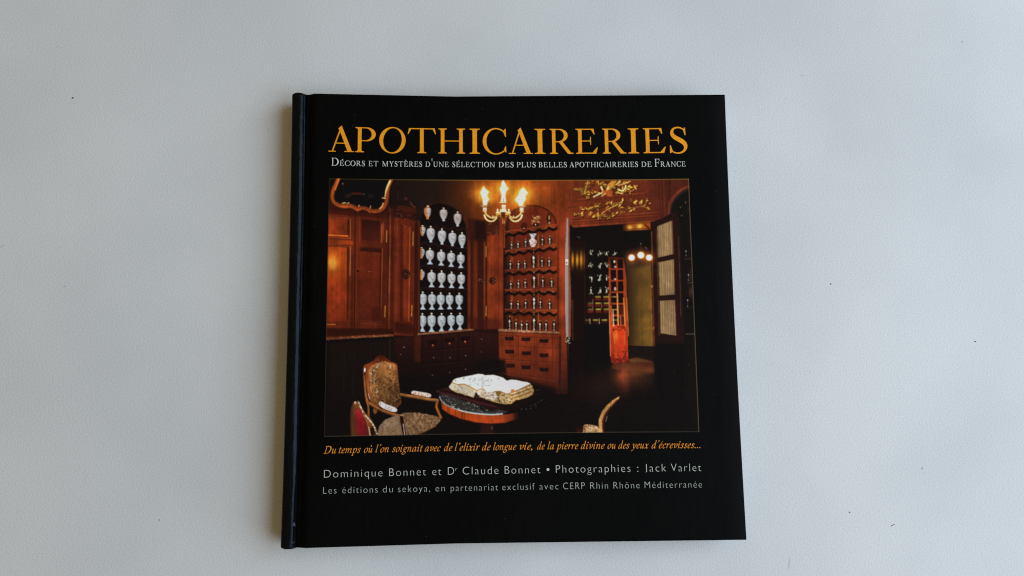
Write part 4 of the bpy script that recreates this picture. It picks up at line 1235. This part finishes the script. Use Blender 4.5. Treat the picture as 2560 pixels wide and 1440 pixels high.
    L = [(1438, 537, 4, -20), (1453, 522, 5.5, 40), (1464, 521, 4, 60), (1454, 536, 6, -55), (1476, 519, 6, -25), (1477, 536, 6, -70), (1483, 540, 6, -50), (1494, 537, 6, -75), (1495, 522, 4, 70), (1490, 514, 5, 20),
         (1513, 540, 5, 30), (1517, 519, 6, -35), (1530, 536, 5, 60), (1536, 536, 5, -10), (1529, 541, 5, 0), (1522, 508, 5, -40), (1532, 510, 6, -15), (1535, 514, 4, 30), (1553, 505, 5, -20), (1557, 502, 5, -65),
         (1551, 518, 6, 10), (1575, 528, 5, -50), (1573, 520, 3, 0), (1587, 505, 6, -30), (1603, 507, 6, -60), (1618, 507, 5, -40), (1616, 500, 4, -60), (1612, 517, 5, 20), (1621, 520, 5, 40), (1554, 532, 4, 5), (1498, 545, 4, 15)]
    p.line([(1470, 527), (1500, 520), (1540, 512), (1585, 519), (1618, 514)], 3, (52, 24, 15), .7, True, 1)
    fleck(p, 40, (1470, 504, 1600, 530), [(56, 26, 16), (80, 42, 20)], 2.2, 72)
    leafs(p, L, 14)
    p.line([(1504, 534), (1520, 523), (1536, 515), (1545, 511)], 2.0, (222, 168, 84), 1, True); p.line([(1470, 526), (1482, 518), (1492, 517)], 1.6, (200, 140, 70), 1, True)
    p.line([(1568, 516), (1580, 519), (1606, 516)], 1.4, (176, 110, 56), .9, True)
    # ---- gilt mirror frame, upper left
    F = [(846, 446), (841, 458), (834, 473), (831, 488), (832, 500), (838, 509), (848, 514), (862, 516.5), (876, 516), (885, 519), (894, 524), (904, 521), (914, 522), (926, 527), (939, 529), (951, 526), (960, 518), (966, 505), (968, 488), (970, 470), (975, 457), (980, 446)]
    inn = [(850, 446), (842, 470), (837, 490), (840, 502), (850, 509), (880, 510), (900, 515), (930, 522), (945, 521), (957, 512), (962, 490), (965, 470), (975, 446)]
    p.poly(inn, (14, 14, 15))
    p.poly([(880, 481), (904, 482), (904, 487), (880, 486)], (78, 30, 22), .8, 1); p.poly([(862, 488), (880, 482), (876, 492), (864, 495)], (52, 34, 24), .7, 2)
    p.ell(909, 485, 1.4, 1.4, (130, 110, 40)); p.ell(857, 460, 2.2, 3.4, (92, 34, 34), .9); p.ell(857, 459, .9, .9, (170, 120, 120))
    for x in (922, 927, 932):
        p.line([(x, 487), (x + 1, 494)], 1.4, (66, 48, 44), .7)
    p.line(np.array(F) + [1.5, 2.0], 10.5, (24, 9, 8), .7, True, 1.5)
    p.line(F, 10.0, (92, 38, 20), 1, True)
    p.line(np.array(F) + [0, -.4], 7.0, grad([(830, (176, 80, 30)), (880, (160, 70, 32)), (960, (150, 66, 32)), (985, (136, 60, 30))]), 1, True, 1.4)
    p.line([(848, 446), (843, 460), (838, 474)], 3.4, (224, 122, 50), .8, True)
    p.line(np.array(F)[5:17] + [0, -4.4], 1.3, (150, 74, 36), .8, True)
    p.line(np.array(F)[6:16] + [0, -2.4], 1.6, (84, 34, 20), .7, True)
    p.line([(976, 452), (970, 464), (965, 478), (962, 494)], [4, 4.5, 3.5, 2], (246, 190, 110), .9)
    p.line([(974, 452), (968, 466), (964, 478)], 1.6, (255, 232, 176), .85)
    p.line([(958, 508), (955, 516), (949, 522)], 3, (240, 172, 84), .9, True)
    p.line([(856, 508), (864, 507)], 2.4, (246, 190, 100), .9); p.line([(868, 509), (873, 507)], 2.2, (240, 180, 96), .9)
    p.line([(896, 517), (899, 513)], 2.2, (236, 160, 80), .9); p.line([(925, 521), (927, 515)], 2.2, (240, 170, 90), .9); p.line([(956, 495), (963, 496)], 2.6, (246, 190, 116), .9)
    p.poly([(888, 521), (894, 530), (900, 522)], (168, 70, 34)); p.poly([(918, 526), (924, 534), (930, 529)], (156, 64, 32))
    # ---- chandelier
    cx = 1258
    for (x, y, r) in [(1209, 482, 18), (1214, 497, 14), (1258, 471, 18), (1308, 484, 19), (1298, 500, 17)]:
        p.glow(x, y, r * 1.35, (240, 130, 24), .85, r * 1.05)
    for P in ([(1209, 465), (1214, 472), (1223, 480), (1217, 488), (1220, 494), (1224, 498), (1219, 505), (1217, 514), (1208, 514), (1206, 498), (1200, 481)],
              [(1256, 450), (1260, 450), (1261, 456), (1265, 460), (1266, 466), (1272, 471), (1265, 479), (1263, 490), (1265, 506), (1252, 506), (1254, 490), (1252, 480), (1249, 471), (1254, 464), (1253, 458), (1256, 455)],
              [(1308, 468), (1315, 476), (1321, 482), (1313, 491), (1315, 498), (1309, 506), (1307, 515), (1298, 515), (1294, 507), (1286, 500), (1296, 488), (1300, 476)]):
        p.poly(P, (255, 196, 70), .9, 2.2)
        p.poly(P, (255, 226, 150), .9, 1.1)
        c = np.mean(P, 0)
        p.poly((np.array(P) - c) * .93 + c, (230, 230, 224))
    for x, y in ((1212, 482), (1258, 471), (1308, 484), (1302, 499), (1216, 497)):
        p.line([(x - 20, y), (x + 20, y)], 1.4, (255, 176, 60), .45, soft=1.2)
    gold, pale = (214, 164, 66), (240, 224, 176)
    p.line([(1259, 497), (1259, 504)], 1.2, (60, 40, 30), .9)
    for x, y, w in ((1211, 515.5, 10), (1258, 507, 12), (1306, 516, 10)):
        p.ell(x, y, w, 2.4, (156, 84, 40)); p.ell(x, y - .8, w * .8, 1.2, (240, 206, 150)); p.ell(x - w * .6, y - .5, 2, 1, (255, 240, 200), .9)
    for x in (1212, 1304):
        p.poly([(x - 5, 519), (x + 5, 519), (x + 4, 530), (x - 4, 530)], (216, 206, 190)); p.line([(x - 4, 527), (x + 4, 530)], 3, gold, .9)
    p.poly([(1254, 512), (1265, 512), (1264, 522), (1266, 530), (1252, 530), (1255, 522)], (224, 212, 190)); p.line([(1254, 520), (1265, 520)], 1.4, (190, 130, 60), .9)
    for sgn in (-1, 1):
        X = lambda d: cx + sgn * d
        p.line([(X(46), 529), (X(42), 536), (X(33), 543), (X(24), 545), (X(16), 540)], 4.6, (140, 74, 26), .9, True); p.line([(X(46), 529), (X(42), 536), (X(33), 543), (X(24), 544.5), (X(16), 540)], 3.2, (232, 198, 130), 1, True)
        p.line([(X(47), 538), (X(43), 547), (X(34), 553), (X(24), 552), (X(16), 544)], 4.6, (150, 84, 26), .9, True); p.line([(X(47), 538), (X(43), 547), (X(34), 553), (X(24), 552), (X(16), 544)], 3.2, (240, 216, 150), 1, True)
        p.line([(X(47), 538), (X(45), 544)], 4, pale, .9)
        p.ell(X(14), 525, 2.4, 3, pale); p.ell(X(14), 533, 5, 5, gold); p.ell(X(14), 531, 4, 2.4, pale)
        p.line([(X(14), 536), (X(3), 536)], 3, (206, 160, 60)); p.line([(X(6), 524), (X(8), 532)], 3, pale)
        p.line([(X(8), 541), (X(3), 541)], 2, (196, 140, 70), .9)
        p.ell(X(26), 541, 1.6, 1.6, (250, 236, 190))
    p.ell(1258, 538, 5, 8, (66, 34, 22), .9); p.ell(1256, 545, 3, 3, (120, 70, 44)); p.line([(1257, 549), (1257, 559)], 2.2, (214, 150, 96)); p.line([(1261, 551), (1261, 558)], 1.8, (224, 160, 110))
    # ---- round table
    ap = [(1103, 1003), (1115, 1013), (1140, 1024), (1175, 1033), (1225, 1038), (1268, 1036), (1296, 1030), (1295, 1047), (1262, 1057), (1225, 1059), (1190, 1056), (1150, 1046), (1122, 1034), (1105, 1022)]
    p.poly(ap, grad([(1103, (140, 52, 22)), (1115, (168, 64, 24)), (1200, (166, 62, 26)), (1250, (150, 56, 25)), (1278, (110, 42, 23)), (1296, (48, 23, 17))]))
    for x, w in ((1119, 2), (1123, 2.5), (1139, 2.6), (1155, 5), (1161, 2)):
        yt = np.interp(x, [1103, 1140, 1175], [1004, 1024, 1033]); yb = np.interp(x, [1105, 1122, 1150, 1190], [1020, 1032, 1044, 1054])
        p.line([(x - .5, yt), (x + .5, yb)], w, (96, 36, 20), .7, soft=1)
    p.line([(1105, 1024), (1122, 1036), (1150, 1048), (1190, 1058), (1225, 1061), (1260, 1058)], 2.6, (40, 16, 12), .8, True)
    p.poly([(1284, 1030), (1306, 1020), (1306, 1060), (1288, 1060)], (16, 13, 13), .6, 5)
    mar = [(1097, 986), (1101, 1000), (1115, 1012), (1140, 1023), (1175, 1032), (1225, 1037), (1262, 1034), (1272, 1028), (1230, 1022), (1180, 1008), (1135, 993), (1105, 984)]
    p.poly(mar, (44, 42, 41))
    fleck(p, 460, (1097, 984, 1250, 1036), [(120, 118, 112), (22, 22, 22), (180, 178, 170), (84, 74, 62), (60, 60, 58), (30, 28, 27)], 1.15, 81, mar)
    fleck(p, 60, (1195, 1010, 1265, 1026), [(24, 18, 18)], 3, 82, mar)
    rim = [(1099, 992), (1104, 1002), (1116, 1012), (1140, 1022.5), (1175, 1031), (1225, 1036), (1256, 1034)]
    p.line(rim, 3.0, (160, 176, 178), .75, True); p.line(np.array(rim)[3:] + [0, 1], 2.4, (196, 216, 224), .8, True)
    fleck(p, 70, (1100, 990, 1180, 1034), [(36, 40, 42), (210, 220, 220)], 1.1, 83, [(q[0], q[1] - 3) for q in rim] + [(q[0], q[1] + 2) for q in rim[::-1]])
    p.line([(1184, 1029), (1232, 1034)], 1.2, (60, 80, 104), .8)
    bd = [(1086, 977), (1098, 974), (1120, 968), (1300, 960), (1362, 972), (1364, 980), (1330, 1000), (1290, 1022), (1268, 1028), (1230, 1021), (1180, 1006), (1130, 990)]
    p.poly(bd, grad([(1086, (44, 22, 22)), (1200, (46, 23, 22)), (1270, (24, 15, 14)), (1364, (16, 13, 13))]))
    p.line([(1092, 979), (1130, 989), (1180, 1003), (1240, 1017)], 3.4, (70, 33, 34), .8)
    p.line([(1100, 976), (1124, 981), (1190, 998), (1250, 1012)], 4, (24, 14, 14), .8)
    for (x, y) in [(1303, 1024), (1305, 1022), (1315, 1021), (1316, 1024), (1328, 1015), (1336, 1010), (1338, 1012), (1345, 1007), (1352, 1002), (1340, 1017), (1327, 1021), (1342, 976), (1348, 975), (1355, 1000), (1249, 1030), (1255, 1029), (1244, 1033)]:
        p.ell(x, y, 1.5, .8, (120, 118, 112), .55, -.5)
    p.poly([(1203, 1062), (1232, 1062), (1236, 1092), (1198, 1092)], (40, 20, 17), .9, 4); p.line([(1230, 1066), (1230, 1073)], 1.2, (150, 130, 120), .8)
    # ---- the big open book
    bk = [(1122, 967), (1130, 956), (1133, 950), (1140, 946), (1160, 941.5), (1180, 938), (1194, 934.5), (1206, 935), (1212, 938), (1222, 937.5), (1234, 937), (1246, 940), (1258, 944), (1267, 951.5), (1276, 949), (1290, 949.5), (1304, 953), (1318, 955),
          (1326, 958.5), (1330, 966), (1335, 976), (1332, 986), (1318, 994), (1300, 999), (1290, 1000), (1278, 1010), (1260, 1010.5), (1238, 1006), (1215, 998), (1200, 992), (1190, 981), (1184, 994), (1165, 988), (1140, 981), (1126, 973)]
    p.poly(np.array(bk) + [0, 2.5], (12, 9, 9), .8, 2)
    p.poly(bk, grad([(1120, (198, 192, 178)), (1250, (182, 160, 120)), (1335, (168, 128, 74))]))
    low = [(1122, 968), (1131, 958), (1145, 961), (1158, 960), (1172, 966), (1186, 974), (1190, 980), (1184, 994), (1150, 984), (1126, 973)]
    fleck(p, 60, (1122, 958, 1190, 994), [(196, 194, 200), (214, 210, 206), (150, 140, 120), (176, 160, 130)], 2.4, 91, low)
    rt = [(1190, 977), (1204, 972), (1216, 982), (1238, 984), (1246, 979), (1265, 982), (1300, 970), (1329, 963), (1335, 978), (1330, 987), (1290, 1000), (1276, 1010), (1238, 1006), (1200, 992)]
    fleck(p, 330, (1190, 962, 1336, 1010), [(120, 78, 34), (86, 52, 22), (196, 160, 104), (226, 206, 176), (160, 112, 52), (60, 36, 18)], 1.7, 92, rt)
    fleck(p, 70, (1196, 976, 1240, 1000), [(206, 200, 206), (224, 214, 214)], 2.2, 93, rt)
    for k in range(5):
        p.line([(1278 - k, 984 + k * 4.4), (1300, 977 + k * 4.4), (1331 - k * .4, 965 + k * 4.6)], 1.5, [(236, 220, 200), (110, 66, 26), (226, 200, 160), (96, 56, 22), (206, 170, 110)][k], .8)
    for q in ([(1128, 974), (1160, 986), (1184, 992)], [(1198, 989), (1230, 1003), (1262, 1009), (1278, 1008)]):
        p.line(q, 1.8, (176, 140, 72), .9, True)
    tp = [(1131, 957), (1133, 951), (1140, 946.5), (1160, 942), (1180, 938.5), (1194, 935), (1206, 935.5), (1212, 938.5), (1234, 937.5), (1246, 940.5), (1258, 944.5), (1267, 952), (1276, 949.5), (1290, 950), (1304, 953.5), (1318, 955.5), (1326, 959),
          (1296, 974), (1268, 984), (1250, 979), (1236, 979), (1218, 981), (1205, 972), (1192, 976), (1176, 967), (1160, 960), (1146, 961)]
    p.poly(tp, grad([(1130, (214, 222, 220)), (1190, (212, 220, 222)), (1260, (210, 210, 216)), (1326, (200, 204, 212))]))
    p.line([(1131, 957), (1146, 961.5), (1160, 960.5), (1176, 967.5), (1192, 976.5)], 2.4, (168, 112, 40), .95, True)
    p.line([(1192, 976), (1205, 972), (1212, 976)], 2.0, (176, 116, 50), .9, True); p.line([(1236, 979), (1250, 978), (1268, 986), (1296, 975), (1326, 961)], 2.0, (150, 92, 36), .9)
    p.ell(1282, 977, 5, 4, (170, 100, 30), .9); p.ell(1246, 983, 7, 4, (130, 84, 34), .85)
    p.poly([(1184, 995), (1189, 980), (1196, 988), (1194, 994)], (40, 30, 26), .9, 1)
    rr = np.random.default_rng(17)
    for k in range(60):
        x = rr.uniform(1172, 1228); y = 950 + (x - 1172) * .02 + rr.uniform(-8, 14)
        a = -.35 + rr.uniform(-.5, .9); l = rr.uniform(1, 3.4)
        p.line([(x, y), (x + l * math.cos(a), y + l * math.sin(a))], .9, (96, 96, 104), .8)
    for (x, y) in [(1139, 952), (1160, 944), (1246, 947), (1228, 951), (1159, 947), (1206, 967)]:
        p.ell(x, y, 2, 1.2, (120, 92, 84), .8, .5)
    # ---- armchair
    fr = [(912, 990), (909, 950), (908, 922), (912, 912), (922, 908), (934, 901), (941, 892), (950, 887), (960, 890), (972, 900), (986, 907), (993, 912), (995, 935), (999, 975), (1003, 1000), (1000, 1012), (985, 1022), (960, 1020), (935, 1014), (918, 1012)]
    p.poly(fr, grad([(885, (60, 20, 14)), (912, (120, 50, 26)), (960, (140, 76, 40)), (1020, (110, 60, 34))], True), 1, 0, True)
    fleck(p, 26, (932, 888, 985, 908), [(150, 70, 44), (50, 16, 12), (196, 130, 96), (96, 34, 22)], 1.6, 101, fr)
    up = [(921, 925), (928, 915), (942, 908), (960, 904), (978, 907), (990, 913), (992, 935), (996, 965), (1001, 992), (1000, 1006), (988, 1016), (965, 1012), (948, 1006), (938, 1006), (930, 990), (924, 960)]
    def tap(X, Y):
        c = np.array([158, 100, 58.]) + np.zeros(X.shape + (1,))
        k = np.clip((X - 960) / 60 + (Y - 960) / 70, 0, 1.2)[..., None]
        return c * (1 - .56 * k)
    p.poly(up, tap, 1, 0, True)
    fleck(p, 700, (930, 918, 1003, 1016), [(76, 44, 26), (104, 64, 38), (54, 32, 20), (132, 86, 52), (160, 114, 74), (92, 58, 36)], 1.7, 102, up)
    for k in range(26):
        q = np.random.default_rng(300 + k); x, y = q.uniform(940, 994), q.uniform(925, 1008); r_ = q.uniform(2, 5); t = np.linspace(q.uniform(0, 3), q.uniform(3.4, 6), 5)
        p.line(np.stack([x + r_ * np.cos(t), y + r_ * np.sin(t)], 1), 1.1, (66, 38, 24), .6, True)
    bord = [(q[0], q[1]) for q in [(921, 930), (932, 918), (944, 909), (954, 914), (940, 930), (940, 960), (948, 1004), (936, 1004), (928, 985)]]
    fleck(p, 150, (921, 908, 955, 1006), [(196, 180, 156), (214, 206, 196), (110, 70, 44), (80, 46, 30), (170, 120, 80)], 1.5, 103, bord)
    fleck(p, 70, (940, 904, 992, 920), [(190, 140, 96), (110, 66, 40), (206, 170, 130)], 1.3, 104, up)
    p.ell(957, 928, 15, 14, (176, 112, 62), .75, .5, .5)
    for (x, y, r, c) in [(969, 956, 4, (176, 112, 70)), (966, 966, 6, (150, 98, 60)), (970, 985, 8, (140, 96, 62)), (958, 975, 4, (130, 84, 52))]:
        p.ell(x, y, r * .7, r, c, .7)
    p.line([(969, 960), (962, 972), (960, 985)], 1.8, (66, 38, 24), .8, True); p.line([(972, 970), (982, 980), (986, 992)], 1.8, (60, 34, 22), .8, True)
    p.line([(914, 924), (912, 940), (918, 985), (926, 1008)], 3.4, (30, 14, 12), .85, True)
    p.line([(911, 940), (915, 985), (921, 1020)], 3.4, (150, 84, 44), .9, True)
    p.ell(912, 925, 2.2, 5.5, (226, 228, 230), .95, .1); p.line([(921, 985), (924, 997)], 1.6, (210, 200, 200), .8)
    p.line([(921, 1018), (922, 1045)], 4.6, (120, 70, 38), 1)
    p.ell(938, 1026, 5, 9, (124, 72, 36), .9)
    rail([(924, 1008), (940, 1018), (960, 1028), (985, 1036), (1006, 1040)], 6.4, (158, 92, 48)); p.line([(924, 1012), (945, 1024), (975, 1036)], 2, (90, 46, 26), .8, True)
    pad = [(947, 1008), (950, 1004), (956, 1005), (962, 1009), (978, 1015), (990, 1020), (993, 1026), (988, 1030), (976, 1028), (960, 1022), (949, 1014)]
    p.poly(np.array(pad) + [0, 1.5], (110, 60, 30)); p.poly(pad, (204, 202, 206), 1, 0, True)
    fleck(p, 46, (947, 1004, 994, 1031), [(170, 120, 110), (140, 110, 96), (226, 222, 222), (120, 70, 40)], 1.3, 105, pad)
    rail([(1002, 986), (1020, 989), (1040, 992), (1070, 998), (1094, 1000)], 6.4, (152, 98, 56)); p.line([(1004, 990), (1040, 996), (1090, 1004)], 1.6, (96, 54, 28), .8, True)
    pad = [(1028, 980), (1034, 977), (1048, 979), (1066, 982), (1076, 985), (1078, 990), (1072, 993), (1056, 990), (1036, 986), (1029, 984)]
    p.poly(np.array(pad) + [0, 1.5], (120, 66, 36)); p.poly(pad, (206, 196, 190), 1, 0, True)
    fleck(p, 46, (1028, 977, 1078, 993), [(150, 70, 50), (120, 66, 40), (226, 222, 222), (170, 140, 120)], 1.3, 106, pad)
    rail([(1094, 1002), (1091, 1016), (1096, 1030), (1102, 1044)], 6.2, (156, 88, 48)); p.line([(1091, 1004), (1088, 1016), (1093, 1032)], 1.4, (90, 44, 24), .8, True)
    seat = [(942, 1090), (948, 1066), (962, 1050), (985, 1040), (1010, 1032), (1035, 1031), (1070, 1036), (1100, 1043), (1102, 1050), (1088, 1066), (1062, 1078), (1040, 1087)]
    p.poly(seat, grad([(940, (118, 92, 76)), (970, (136, 110, 92)), (995, (126, 98, 78)), (1012, (112, 80, 60)), (1060, (126, 90, 64)), (1102, (104, 68, 46))]))
    rs = [(1008, 1036), (1035, 1031), (1070, 1036), (1100, 1043), (1102, 1050), (1088, 1066), (1062, 1078), (1040, 1087), (1010, 1088)]
    fleck(p, 900, (1008, 1030, 1102, 1088), [(90, 60, 42), (146, 112, 84), (64, 40, 28), (168, 134, 106), (116, 80, 58)], 1.4, 107, rs)
    fleck(p, 40, (958, 1050, 1000, 1080), [(130, 104, 84), (110, 86, 66), (176, 150, 130)], 1.5, 108, seat)
    p.poly([(944, 1090), (946, 1075), (975, 1072), (1000, 1076), (1000, 1090)], (140, 102, 72), .6, 3)
    fleck(p, 160, (946, 1040, 1004, 1090), [(96, 74, 60), (150, 124, 104), (110, 84, 66)], 1.3, 120, seat)
    p.poly([(1040, 1088), (1064, 1080), (1090, 1066), (1100, 1060), (1098, 1090)], (16, 13, 13), .9, 1)
    p.line([(1042, 1087), (1064, 1078), (1088, 1066)], 2, (130, 76, 40), .8)
    p.line([(1003, 1038), (1006, 1060), (1012, 1090)], 8.6, (26, 14, 12), 1, True); p.line([(1008, 1060), (1012, 1088)], 1.6, (226, 222, 220), .9); p.line([(1002, 1064), (1006, 1088)], 1.6, (140, 76, 42), .8)
    p.ell(1004, 1038, 5, 2, (210, 160, 110), .8)
    # chair back, lower left corner
    bc = [(877, 1092), (875, 1040), (878, 1018), (885, 1004), (893, 1003), (900, 1012), (912, 1030), (928, 1048), (940, 1068), (945, 1092)]
    p.poly(bc, grad([(875, (60, 34, 24)), (890, (112, 62, 34)), (925, (120, 68, 36)), (945, (50, 26, 18))]), 1, 0)
    p.poly([(884, 1092), (885, 1050), (889, 1024), (893, 1017), (905, 1030), (918, 1056), (924, 1092)], (80, 40, 26))
    p.poly([(893, 1092), (889, 1050), (889, 1030), (894, 1020), (904, 1034), (914, 1058), (920, 1092)], grad([(1018, (176, 34, 52)), (1050, (140, 26, 36)), (1092, (92, 20, 24))], True), 1, 1)
    p.line([(906, 1034), (918, 1056), (925, 1092)], 2.4, (170, 96, 52), .8, True); p.line([(922, 1068), (926, 1090)], 2, (230, 214, 190), .8)
    p.poly([(925, 1070), (934, 1066), (938, 1092), (928, 1092)], (22, 12, 11), .9, 1)
    p.ell(888, 1007, 3, 4, (200, 160, 140), .8)
    g2 = np.random.default_rng(9)
    E = spline([(896, 1004), (902, 1018), (910, 1034), (922, 1048), (934, 1064), (942, 1084)], 9)
    for k in range(len(E)):
        c = [(230, 214, 190), (200, 160, 110), (150, 100, 60), (216, 206, 200), (96, 60, 36)][g2.integers(5)]
        p.ell(E[k, 0], E[k, 1], 2.2, 1.6, c, .9, g2.uniform(0, 3))
    # chair, lower right
    cr = [(1548, 992), (1535, 1002), (1520, 1016), (1508, 1032), (1501, 1050), (1501, 1070), (1503, 1086)]
    p.line(np.array(cr) + [3, 1], [2, 7, 10, 11, 11, 10, 10], (90, 36, 20), .9, False)
    p.line(cr, [2, 6, 8, 8.5, 8, 8, 8], (204, 148, 90), 1, False)
    fleck(p, 520, (1496, 995, 1546, 1086), [(170, 104, 56), (226, 184, 130), (130, 74, 40), (214, 166, 110)], 1.3, 111, np.vstack([np.array(cr) - [3, 0], (np.array(cr) + [3, 0])[::-1]]))
    p.line([(1518, 1040), (1514, 1054)], 1.4, (200, 180, 170), .7)
    p.poly([(1456, 1090), (1459, 1064), (1466, 1061), (1480, 1062), (1494, 1066), (1500, 1074), (1502, 1090)], (196, 156, 112), 1, 0)
    fleck(p, 90, (1457, 1061, 1502, 1090), [(226, 206, 176), (150, 96, 52), (206, 170, 130), (110, 60, 32)], 1.7, 112, [(1456, 1090), (1459, 1064), (1480, 1062), (1500, 1074), (1502, 1090)])
    p.poly([(1440, 1070), (1457, 1068), (1457, 1090), (1440, 1090)], (50, 20, 14), .7, 3)
    # wood grain, film grain, slight softness of the screen print
    im = p.im
    red = np.clip((im[..., 0] - im[..., 2]) / 90, 0, 1)
    gr = p.field(2.2, 60, 1) * .05 + p.field(6, 140, 2) * .06 + p.field(1.3, 18, 3) * .05 + p.field(30, 34, 4) * .16 + p.field(11, 11, 5) * .08 + p.field(4, 4, 6) * .05
    im *= (1 + gr * red)[..., None]
    # the press print is denser in the woodwork and its shadows
    wood = np.clip((im[..., 0] - im[..., 1]) / 60, 0, 1) * np.clip((190 - im[..., 0]) / 60, 0, 1)
    im *= (1 - .05 * wood)[..., None]
    im[..., 1] *= 1 + .07 * wood
    im += np.array([2.5, .6, .2]) * np.clip((40 - im.mean(-1)) / 40, 0, 1)[..., None]
    im += (np.random.default_rng(3).normal(0, 2.2, im.shape[:2]) + p.field(2, 2, 8) * 2.0)[..., None]
    for ch in range(3):
        im[..., ch] = p.blur(im[..., ch], .7)
    # hairline border
    return p

def print_picture(front):
    p = paint_picture()
    nx, ny = 620, 440
    s, t = np.meshgrid(np.linspace(0, 1, nx), np.linspace(0, 1, ny))
    w = 1 - (2 * s - 1) ** 2
    tx, ty = 823 + 899 * s, 446 + 0.8 * s + 3.6 * w
    bx, by = 810 + 938 * s, 1092 - 12 * s - 2.0 * w
    px = tx + (bx - tx) * t
    py = ty + (by - ty) * t
    u, v = np.clip(px - p.X0 - .5, 0, p.NX - 1.01), np.clip(py - p.Y0 - .5, 0, p.NY - 1.01)
    i, j = v.astype(int), u.astype(int)
    fy, fx = (v - i)[..., None], (u - j)[..., None]
    im = p.im
    col = (im[i, j] * (1 - fx) + im[i, j + 1] * fx) * (1 - fy) + (im[i + 1, j] * (1 - fx) + im[i + 1, j + 1] * fx) * fy
    # thin olive rule round the photograph, strongest along the top
    line = np.array([118, 98, 46.])
    for k, a in ((0, .95), (1, .5)):
        col[k, :] += (line - col[k, :]) * a * (.35 + .65 * np.clip(s[0] * 2.5, 0, 1))[:, None]
        col[:, nx - 1 - k] += (np.array([120, 100, 70.]) - col[:, nx - 1 - k]) * a * .8
        col[:, k] += (np.array([70, 52, 34.]) - col[:, k]) * a * .6
        col[ny - 1 - k, :] += (np.array([84, 74, 62.]) - col[ny - 1 - k, :]) * a * .7
    lin = np.clip(srgb(np.clip(col, 0, 255)) / LIT, .0015, .9)
    x, y = scan(px, py, BT)
    z = np.full_like(x, BT + .00004)
    n = nx * ny
    me = bpy.data.meshes.new('cover_photograph')
    me.vertices.add(n)
    me.vertices.foreach_set('co', np.stack([x, y, z], -1).reshape(-1))
    idx = np.arange(n).reshape(ny, nx)
    q = np.stack([idx[:-1, :-1], idx[1:, :-1], idx[1:, 1:], idx[:-1, 1:]], -1).reshape(-1, 4)
    me.loops.add(q.size)
    me.loops.foreach_set('vertex_index', q.reshape(-1).astype(np.int32))
    me.polygons.add(len(q))
    me.polygons.foreach_set('loop_start', (np.arange(len(q)) * 4).astype(np.int32))
    at = me.attributes.new('ink', 'FLOAT_COLOR', 'POINT')
    rgba = np.ones((n, 4), np.float32)
    rgba[:, :3] = lin.reshape(-1, 3)
    at.data.foreach_set('color', rgba.reshape(-1))
    me.update(calc_edges=True)
    me.materials.append(mat_vcol('printed_photograph'))
    o = bpy.data.objects.new('cover_photograph', me)
    C.objects.link(o)
    o.parent = front
    return o

# ------------------------------------------------------------------ build
build_table()
book, front = build_book()
lettering(front)
print_picture(front)
